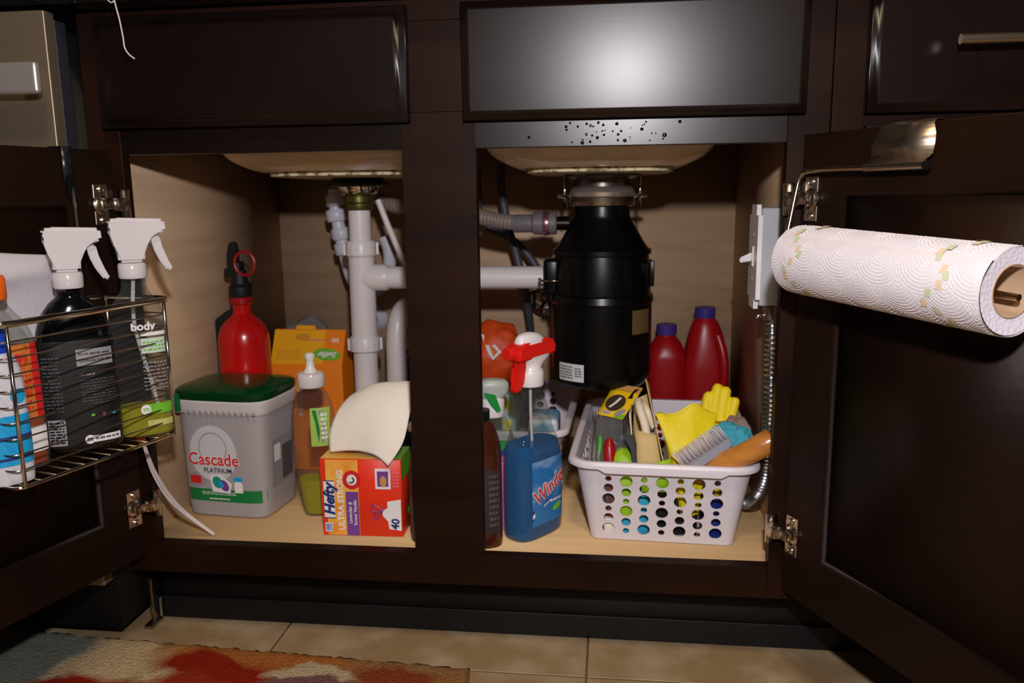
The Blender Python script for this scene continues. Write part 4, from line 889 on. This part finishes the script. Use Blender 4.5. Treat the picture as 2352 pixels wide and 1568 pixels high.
for i in range(NS):
    for j in range(NA): bm.faces.new((G[i][j], G[i+1][j], G[i+1][j+1], G[i][j+1]))
tw = bpy.data.materials.new('towel_paper'); tw.use_nodes = True; nt = tw.node_tree; N = nt.nodes; K = nt.links; b = N['Principled BSDF']
b.inputs['Base Color'].default_value = lin((232, 226, 230))+(1,); b.inputs['Roughness'].default_value = .9; b.inputs['Specular IOR Level'].default_value = .15
uvs = N.new('ShaderNodeTexCoord')
vo = N.new('ShaderNodeTexVoronoi'); vo.inputs['Scale'].default_value = 46; K.new(uvs.outputs['UV'], vo.inputs[0])
m1 = N.new('ShaderNodeMath'); m1.operation = 'MULTIPLY'; m1.inputs[1].default_value = 330; 
vo.inputs['Scale'].default_value = 22
K.new(vo.outputs['Distance'], m1.inputs[0]); m1.inputs[1].default_value = 0
m2 = N.new('ShaderNodeMath'); m2.operation = 'SINE'; K.new(m1.outputs[0], m2.inputs[0])
v2 = N.new('ShaderNodeTexVoronoi'); v2.inputs['Scale'].default_value = 380; K.new(uvs.outputs['UV'], v2.inputs[0])
m3 = N.new('ShaderNodeMath'); m3.operation = 'MULTIPLY_ADD'; K.new(v2.outputs['Distance'], m3.inputs[0]); m3.inputs[1].default_value = -1.0; K.new(m2.outputs[0], m3.inputs[2])
bp = N.new('ShaderNodeBump'); bp.inputs['Distance'].default_value = .0005; bp.inputs['Strength'].default_value = .3; K.new(m3.outputs[0], bp.inputs['Height']); K.new(bp.outputs[0], b.inputs['Normal'])
o = obj('sheet', bm, tw, pt, auto=False)
uv = o.data.uv_layers.new(name='UVMap')
for pl in o.data.polygons:
    for li in pl.loop_indices:
        vi = o.data.loops[li].vertex_index; i, j = divmod(vi, NA+1); uv.data[li].uv = (i/NS*LEN*1.0, j/NA*2*pi*R0)
for s, fl_ in ((0.0005, 1), (LEN-.0005, -1)):
    ring_ = bmesh.new()
    o_ = [ring_.verts.new(rollp(s, 2*pi*i/48, R0-.0002)) for i in range(48)]; i_ = [ring_.verts.new(rollp(s+fl_*.0015, 2*pi*i/48, .0225)) for i in range(48)]
    for i in range(48): ring_.faces.new((o_[i], o_[(i+1) % 48], i_[(i+1) % 48], i_[i]))
    obj('paper_end', ring_, mat('paper_layers', (226, 220, 232), .95, bump=((300, 300, 300), .001, 3)), pt)
cr = bmesh.new(); a_ = [[cr.verts.new(rollp(s, 2*pi*i/36, .0222)) for i in range(36)] for s in (.001, LEN-.001)]
for i in range(36): cr.faces.new((a_[0][i], a_[0][(i+1) % 36], a_[1][(i+1) % 36], a_[1][i]))
solid(obj('cardboard_core', cr, mat('core_brown', (170, 140, 112), .8), pt, 'brown cardboard core'), .001, 0)
em = bmesh.new(); PT, RH, RF = .052, .0245, .036; CIR = 2*pi*R0; nr = int(CIR/RH)
def fanc(k, m_): return (m_*PT+(PT/2 if k % 2 else 0), k*RH)
for k in range(nr+1):
    for m_ in range(-1, 10):
        cx_, cy_ = fanc(k, m_)
        for q_ in range(1, 12):
            rad_ = q_*.0032; nd = int(pi*rad_/.0021)
            for d_ in range(nd+1):
                a = pi*(d_+.5)/(nd+1); s = cx_+rad_*math.cos(a); v_ = cy_+rad_*math.sin(a)
                if s < .002 or s > LEN-.002 or v_ > CIR: continue
                if any((s-fx)**2+(v_-fy)**2 < RF*RF for fx, fy in (fanc(k-1, mm) for mm in range(m_-2, m_+3))): continue
                ang = A0+.06+v_/R0; rs_ = rr(v_/CIR)
                def pp(ds, da, h): return rollp(s+ds, ang+da/R0, rs_+h+.0001)
                e_ = .0007; b_ = [em.verts.new(pp(e_*math.cos(t), e_*math.sin(t), 0)) for t in (0, pi/3, 2*pi/3, pi, 4*pi/3, 5*pi/3)]; t_ = [em.verts.new(pp(e_*.5*math.cos(t), e_*.5*math.sin(t), .00062)) for t in (0, 2*pi/3, 4*pi/3)]
                em.faces.new(t_)
                for i in range(3): em.faces.new((b_[2*i], b_[2*i+1], t_[i])); em.faces.new((b_[2*i+1], b_[(2*i+2) % 6], t_[(i+1) % 3], t_[i]))
obj('embossed_dots', em, tw, pt, kind='stuff', auto=False)
rd = random.Random(11); bg = bmesh.new(); bo = bmesh.new()
for s0, sc_ in ((.032, 1), (.225, 1.1)):
    for k in range(15):
        a = A0-.9+k*.21+rd.uniform(-.05, .05); s = s0+(.012*math.sin(k*1.15))+rd.uniform(-.004, .004)
        if a < A0-1.6: continue
        bmm = bg if k % 2 else bo; w_ = .0034; h_ = .0036/R0; sk = rd.uniform(-.002, .002)
        f = lambda u, v: rollp(s+(u-.5)*2*w_+(v-.5)*sk, a+(v-.5)*2*h_, R0+.0022)
        patch('', None, f, 0, 1, 0, 1, None, 2, 3, bm=bmm)
for e_ in (): pass
obj('printed_squares', bg, mat('sage_print', (206, 213, 176), .9), pt, 'pale green printed squares', kind='stuff'); obj('printed_squares', bo, mat('peach_print', (232, 208, 172), .9), pt, 'pale orange printed squares', kind='stuff')

# ------------------------------------------------------------ left door: wire basket and its bottles (local x along door, y = +off from inner face)
wk = thing('wire_basket', 'chrome wire basket hooked over the left door', 'wire basket', HLo, RLr)
s0, s1, OFF, zT, zBt = .034, .262, .112, .522, .346
def ubar(z, r, m, name, in_=.004, cr_=.010):
    a, b = s0, s1; y0 = in_; y1 = OFF; pts = [(a, y0, z), (a, y1-cr_, z)]+[(a+cr_-cr_*math.cos(t), y1-cr_+cr_*math.sin(t), z) for t in (pi/8, pi/4, 3*pi/8, pi/2)]
    pts += [(b-cr_+cr_*math.sin(t), y1-cr_+cr_*math.cos(t), z) for t in (0, pi/8, pi/4, 3*pi/8, pi/2)]+[(b, y0, z)]
    return obj(name, tube(pts, r, 8, smooth=False), m, wk)
bm = bmesh.new()
def band(z0, z1):
    a, b = s0-.002, s1+.002; y1 = OFF+.002; c_ = .012
    pts = [(a, .004), (a, y1-c_)]+[(a+c_-c_*math.cos(t), y1-c_+c_*math.sin(t)) for t in (pi/8, pi/4, 3*pi/8, pi/2)]+[(b-c_+c_*math.sin(t), y1-c_+c_*math.cos(t)) for t in (0, pi/8, pi/4, 3*pi/8, pi/2)]+[(b, .004), (a, .0035)]
    G = [[bm.verts.new((x, y, z)) for x, y in pts] for z in (z0, z1)]
    for i in range(len(pts)-1): bm.faces.new((G[0][i], G[0][i+1], G[1][i+1], G[1][i]))
band(zT-.004, zT+.003); o = obj('rim', bm, CHROME, wk, 'flat chrome rim'); solid(o, .003, 0)
for k in range(9): ubar(zBt+.019+k*.0172, .00095, DCHROME, 'wire')
ubar(zBt, .0022, CHROME, 'bottom_wire')
for a in (s0+.008, s1-.008): obj('upright', tube([(a, OFF+.001, zBt), (a, OFF+.001, zT)], .0022, 8, smooth=False), CHROME, wk)
for a in (s0, s1): obj('upright', tube([(a, .006, zBt), (a, .006, zT)], .0022, 8, smooth=False), CHROME, wk)
for k in range(12): a = s0+.012+k*(s1-s0-.024)/11; obj('floor_wire', tube([(a, .006, zBt), (a, OFF, zBt)], .001, 6, smooth=False), DCHROME, wk)
obj('bottom_wire', tube([(s0, .006, zBt), (s1, .006, zBt)], .0022, 8, smooth=False), CHROME, wk)
for a in (.068, .213):
    bm = prism([(-.021, .700), (-.021, .7125), (.0035, .7125), (.0035, .668), (.0015, .668), (.0015, .7105), (-.019, .7105), (-.019, .700)], a-.0075, a+.0075, 'yz') if a < .1 else prism([(-.021, .700), (-.021, .7125), (.0035, .7125), (.0035, .690), (.0015, .690), (.0015, .7105), (-.019, .7105), (-.019, .700)], a-.010, a+.010, 'yz')
    obj('door_hook', bm, mat('hook_metal_%d' % int(a*1000), (60, 62, 64) if a < .1 else (150, 140, 110), .3, .7), wk)
    if a < .1:
        obj('hanger_sleeve', box(bmesh.new(), a-.0055, a+.0055, .003, .008, .648, .676, .002), BLK, wk)
        obj('hanger_rod', tube([(a, .006, .662), (a+.001, .009, .60), (a+.002, .006, .52), (a+.002, .005, .35)], .0022, 8), DCHROME, wk)
def trigger(par, z, m, flip=1, y=0, sc=1):
    """translucent spray head above a neck at height z, nozzle along -x*flip"""
    f = -flip
    P = [(-.019*f, z+.051), (-.012*f, z+.053), (.033*f, z+.051), (.034*f, z+.038), (.018*f, z+.0355), (.0135*f, z+.028), (.0120*f, z+.008), (-.0125*f, z+.008), (-.0125*f, z+.026), (-.0155*f, z+.038), (-.020*f, z+.047)]
    P = [(a*sc, z+(b-z)*sc) for a, b in P]
    obj('spray_head', prism(P, y-.011*sc, y+.011*sc, 'xz', .0035), m, par, 'translucent white spray head')
    q = [(.019*f, z+.036), (.028*f, z+.034), (.030*f, z+.022), (.034*f, z+.010), (.039*f, z-.001), (.033*f, z-.002), (.026*f, z+.009), (.021*f, z+.022)]
    q = [(a*sc, z+(b-z)*sc) for a, b in q]
    obj('trigger', prism(q, y-.0065, y+.0065, 'xz', .002), m, par, 'translucent trigger')
    obj('collar', lathe([(.0155, z-.010), (.0165, z-.008), (.0165, z+.006), (.015, z+.009)], 28), m, par)
def ploc(s, off): return (HLo[0]+(-.2644)*s+.9644*off, HLo[1]+(-.9644)*s-.2644*off)
ZF = zBt+.003
# black spray bottle: faces the camera across the basket
p = ploc(.129, .056)
bb = thing('black_spray_bottle', 'black spray bottle with clear trigger head in the wire basket', 'spray bottle', (*p, ZF), RLr+pi-.62)
bs_ = spl([(0, .037, .020, 3, 0, 0), (.004, .042, .023, 3, 0, 0), (.02, .043, .024, 3, 0, 0), (.10, .043, .024, 3, 0, 0), (.135, .0415, .0235, 2.8, 0, 0), (.158, .036, .021, 2.5, 0, 0), (.176, .025, .018, 2.2, 0, 0), (.185, .0155, .0145, 2, 0, 0), (.192, .0145, .0145, 2, 0, 0)], 4)
obj('bottle', loft(bs_, 48), BLACKB, bb); trigger(bb, .205, FROST, -1, sc=1.17)
bb2 = lambda o: bmap(bs_, o)
patch('label', bb, bb2(.0005), -.046*.85, .040, .008, .135, mat('black_label', (20, 20, 22), .5), 16, 8, 'black label')
patch('text_strip', bb, bb2(.0010), -.002, .037, .104, .124, PGREY, 10, 2, 'pale grey strip')
for i, tx in enumerate(["it's no secret, even", 'doughnuts look ten']): text('lettering', bb, bb2(.0016), tx, .0175, .1185-i*.008, .0052, PBLACK, .02, 0, 0, sx=.85)
bars('print', bb, bb2(.001), .0, .037, .056, .088, 9, PDGREY, .35, seed=21); bars('print', bb, bb2(.001), -.038, -.020, .05, .118, 16, PDGREY, .4, seed=22)
bars('print', bb, bb2(.001), .000, .016, .092, .095, 1, PGREY, .8, seed=23)
patch('white_block', bb, bb2(.001), -.038, -.020, .010, .042, PGREY, 5, 2); bars('print', bb, bb2(.0014), -.037, -.022, .012, .04, 8, PBLACK, .5, seed=24)
for x, m_ in ((.010, PLIME), (.022, PPINK), (.033, PCYAN)): disc('dot_print', bb, bb2(.001), x, .043, .002, .002, m_)
patch('white_strip', bb, bb2(.001), .002, .038, .010, .018, PWHITE, 8, 2); disc('emblem', bb, bb2(.0013), .004, .014, .0055, .0055, PWHITE); text('lettering', bb, bb2(.0018), 'm', .004, .0145, .0085, PBLACK, .02)
bars('print', bb, bb2(.0014), .010, .036, .012, .0165, 1, PDGREY, .5, seed=25)
# clear spray bottle
p = ploc(.061, .086)
cb = thing('clear_spray_bottle', 'clear spray bottle with yellow-green liquid at the right end of the wire basket', 'spray bottle', (*p, ZF), RLr+pi-.66)
c_ = spl([(0, .027, .016, 2.8, 0, 0), (.004, .032, .020, 2.8, 0, 0), (.02, .033, .021, 2.8, 0, 0), (.11, .033, .021, 2.8, 0, 0), (.14, .032, .021, 2.6, 0, 0), (.165, .029, .021, 2.3, 0, 0), (.182, .018, .016, 2, 0, 0), (.192, .0145, .0145, 2, 0, 0), (.200, .0145, .0145, 2, 0, 0)], 4)
obj('bottle', loft(c_, 44), CLR, cb); obj('liquid', loft([(z, a*.94, b_*.94, n, x, y) for z, a, b_, n, x, y in c_ if .001 < z < .05], 40), LIQY, cb, 'yellow-green liquid')
trigger(cb, .211, FROST, -1, sc=1.22); cbm = lambda o: bmap(c_, o)
obj('dip_tube', tube([(0, 0, .20), (-.003, 0, .14), (.012, 0, .06), (.018, 0, .02)], .0024, 8), FROST, cb)
text('lettering', cb, cbm(.001), 'body', .004, .142, .014, PWHITE, .03)
patch('white_strip', cb, cbm(.0008), .000, .029, .130, .1345, PWHITE, 8, 1); patch('white_strip', cb, cbm(.0008), .000, .028, .108, .127, mat('strip_w', (200, 216, 204), .5), 8, 2)
bars('print', cb, cbm(.0012), .002, .028, .110, .124, 3, PLIME, .4, seed=3)
bars('print', cb, cbm(.001), .000, .028, .060, .098, 8, PGREY, .3, seed=4); patch('lime_strip', cb, cbm(.0008), -.002, .030, .030, .043, PLIME, 8, 2); disc('emblem', cb, cbm(.0013), -.001, .0365, .006, .0065, PWHITE); text('lettering', cb, cbm(.0018), 'm', -.001, .037, .009, PLIME, .02)
patch('pale_strip', cb, cbm(.0008), .000, .030, .014, .022, mat('pale_y', (190, 196, 110), .5), 8, 2)
# orange capped bottle and white/blue bottle
p = ploc(.222, .050)
t, se = bottle('amber_soap_bottle', 'amber soap bottle with orange cap at the left of the wire basket', 'bottle', (*p, ZF), RLr+pi-.3,
    [(0, .034, .015, 2.8, 0, 0), (.004, .040, .0185, 2.8, 0, 0), (.06, .041, .019, 2.8, 0, 0), (.13, .039, .0185, 2.6, 0, 0), (.16, .032, .021, 2.4, 0, 0), (.178, .020, .015, 2, 0, 0), (.19, .0125, .0125, 2, 0, 0), (.196, .0125, .0125, 2, 0, 0)], CLR, [('cap', lathe([(.015, .192), (.0158, .194), (.0158, .214), (.014, .218)], 28), ORCAP, 'orange cap')])
obj('liquid', loft([(z, a*.94, b_*.94, n, x, y) for z, a, b_, n, x, y in se if .001 < z < .12], 36), LIQO, t, 'amber liquid')
sem = lambda o: bmap(se, o)
patch('label', t, sem(.0006), -.033, .034, .058, .142, mat('label_orange', (206, 120, 50), .45, var=((60, 60, 60), (190, 60, 30), .5, .6)), 10, 6, 'orange fruit label'); patch('label_edge', t, sem(.001), .027, .0355, .058, .142, PRED, 4, 4)
disc('fruit_print', t, sem(.0012), .012, .126, .0055, .0055, PRED); disc('fruit_print', t, sem(.0012), .003, .129, .005, .005, YELLOW); bars('print', t, sem(.0012), -.0, .024, .066, .11, 6, PRED, .35, seed=6)
patch('white_patch', t, sem(.001), .004, .036, .018, .048, PWHITE, 8, 3)
p = ploc(.247, .083)
t, se = bottle('white_blue_bottle', 'white bottle with sky-blue bands at the left frame edge', 'bottle', (*p, ZF), RLr+pi-.3,
    [(0, .019, .016, 3, 0, 0), (.004, .022, .018, 3, 0, 0), (.06, .0225, .0185, 3, 0, 0), (.115, .021, .017, 2.8, 0, 0), (.135, .016, .014, 2.2, 0, 0), (.142, .011, .011, 2, 0, 0)], mat('white_bottle', (206, 206, 212), .4), [('cap', lathe([(.0125, .140), (.0125, .15), (.008, .172), (.004, .176)], 20), BLUEP, 'blue nozzle cap')])
for z0, z1, m_ in ((.052, .074, PCYAN), (.030, .048, PCYAN), (.048, .052, PBLUE), (.020, .030, PCYAN), (.026, .029, PBLUE)): patch('band_print', t, bmap(se, .0008+(.0004 if m_ is PBLUE else 0)), -.021, .021, z0, z1, m_, 10, 2)
disc('round_print', t, bmap(se, .001), .010, .094, .008, .008, PCYAN)
# tissue / paper behind the bottles
tp = sheet('tissue_sheet', [[(.100, .006, .580), (.15, .008, .585), (.20, .010, .590), (.255, .010, .588)], [(.098, .014, .565), (.15, .022, .565), (.20, .026, .562), (.255, .026, .568)], [(.096, .009, .52), (.15, .013, .52), (.20, .013, .52), (.255, .012, .52)], [(.10, .006, .36), (.15, .007, .36), (.20, .007, .36), (.255, .006, .36)]], TISSUE)
tp.location = HLo; tp.rotation_euler = (0, 0, RLr); tag(tp, 'thin greyish-white wiping sheet behind the bottles in the wire basket', 'paper sheet')
# thread hanging from above
th2 = thing('loose_thread', 'thin white thread dangling before the left drawer front', 'thread', (0, 0, 0))
obj('thread', tube([(-.388, -.052, .905), (-.389, -.05, .887), (-.386, -.048, .865), (-.3835, -.048, .845), (-.3825, -.048, .832), (-.378, -.048, .824), (-.3705, -.048, .818)], .0009, 6), STRING, th2)
obj('loop', tube([(-.404, -.05, .90), (-.398, -.052, .889), (-.392, -.052, .884), (-.388, -.05, .888)], .0007, 6), STRING, th2)
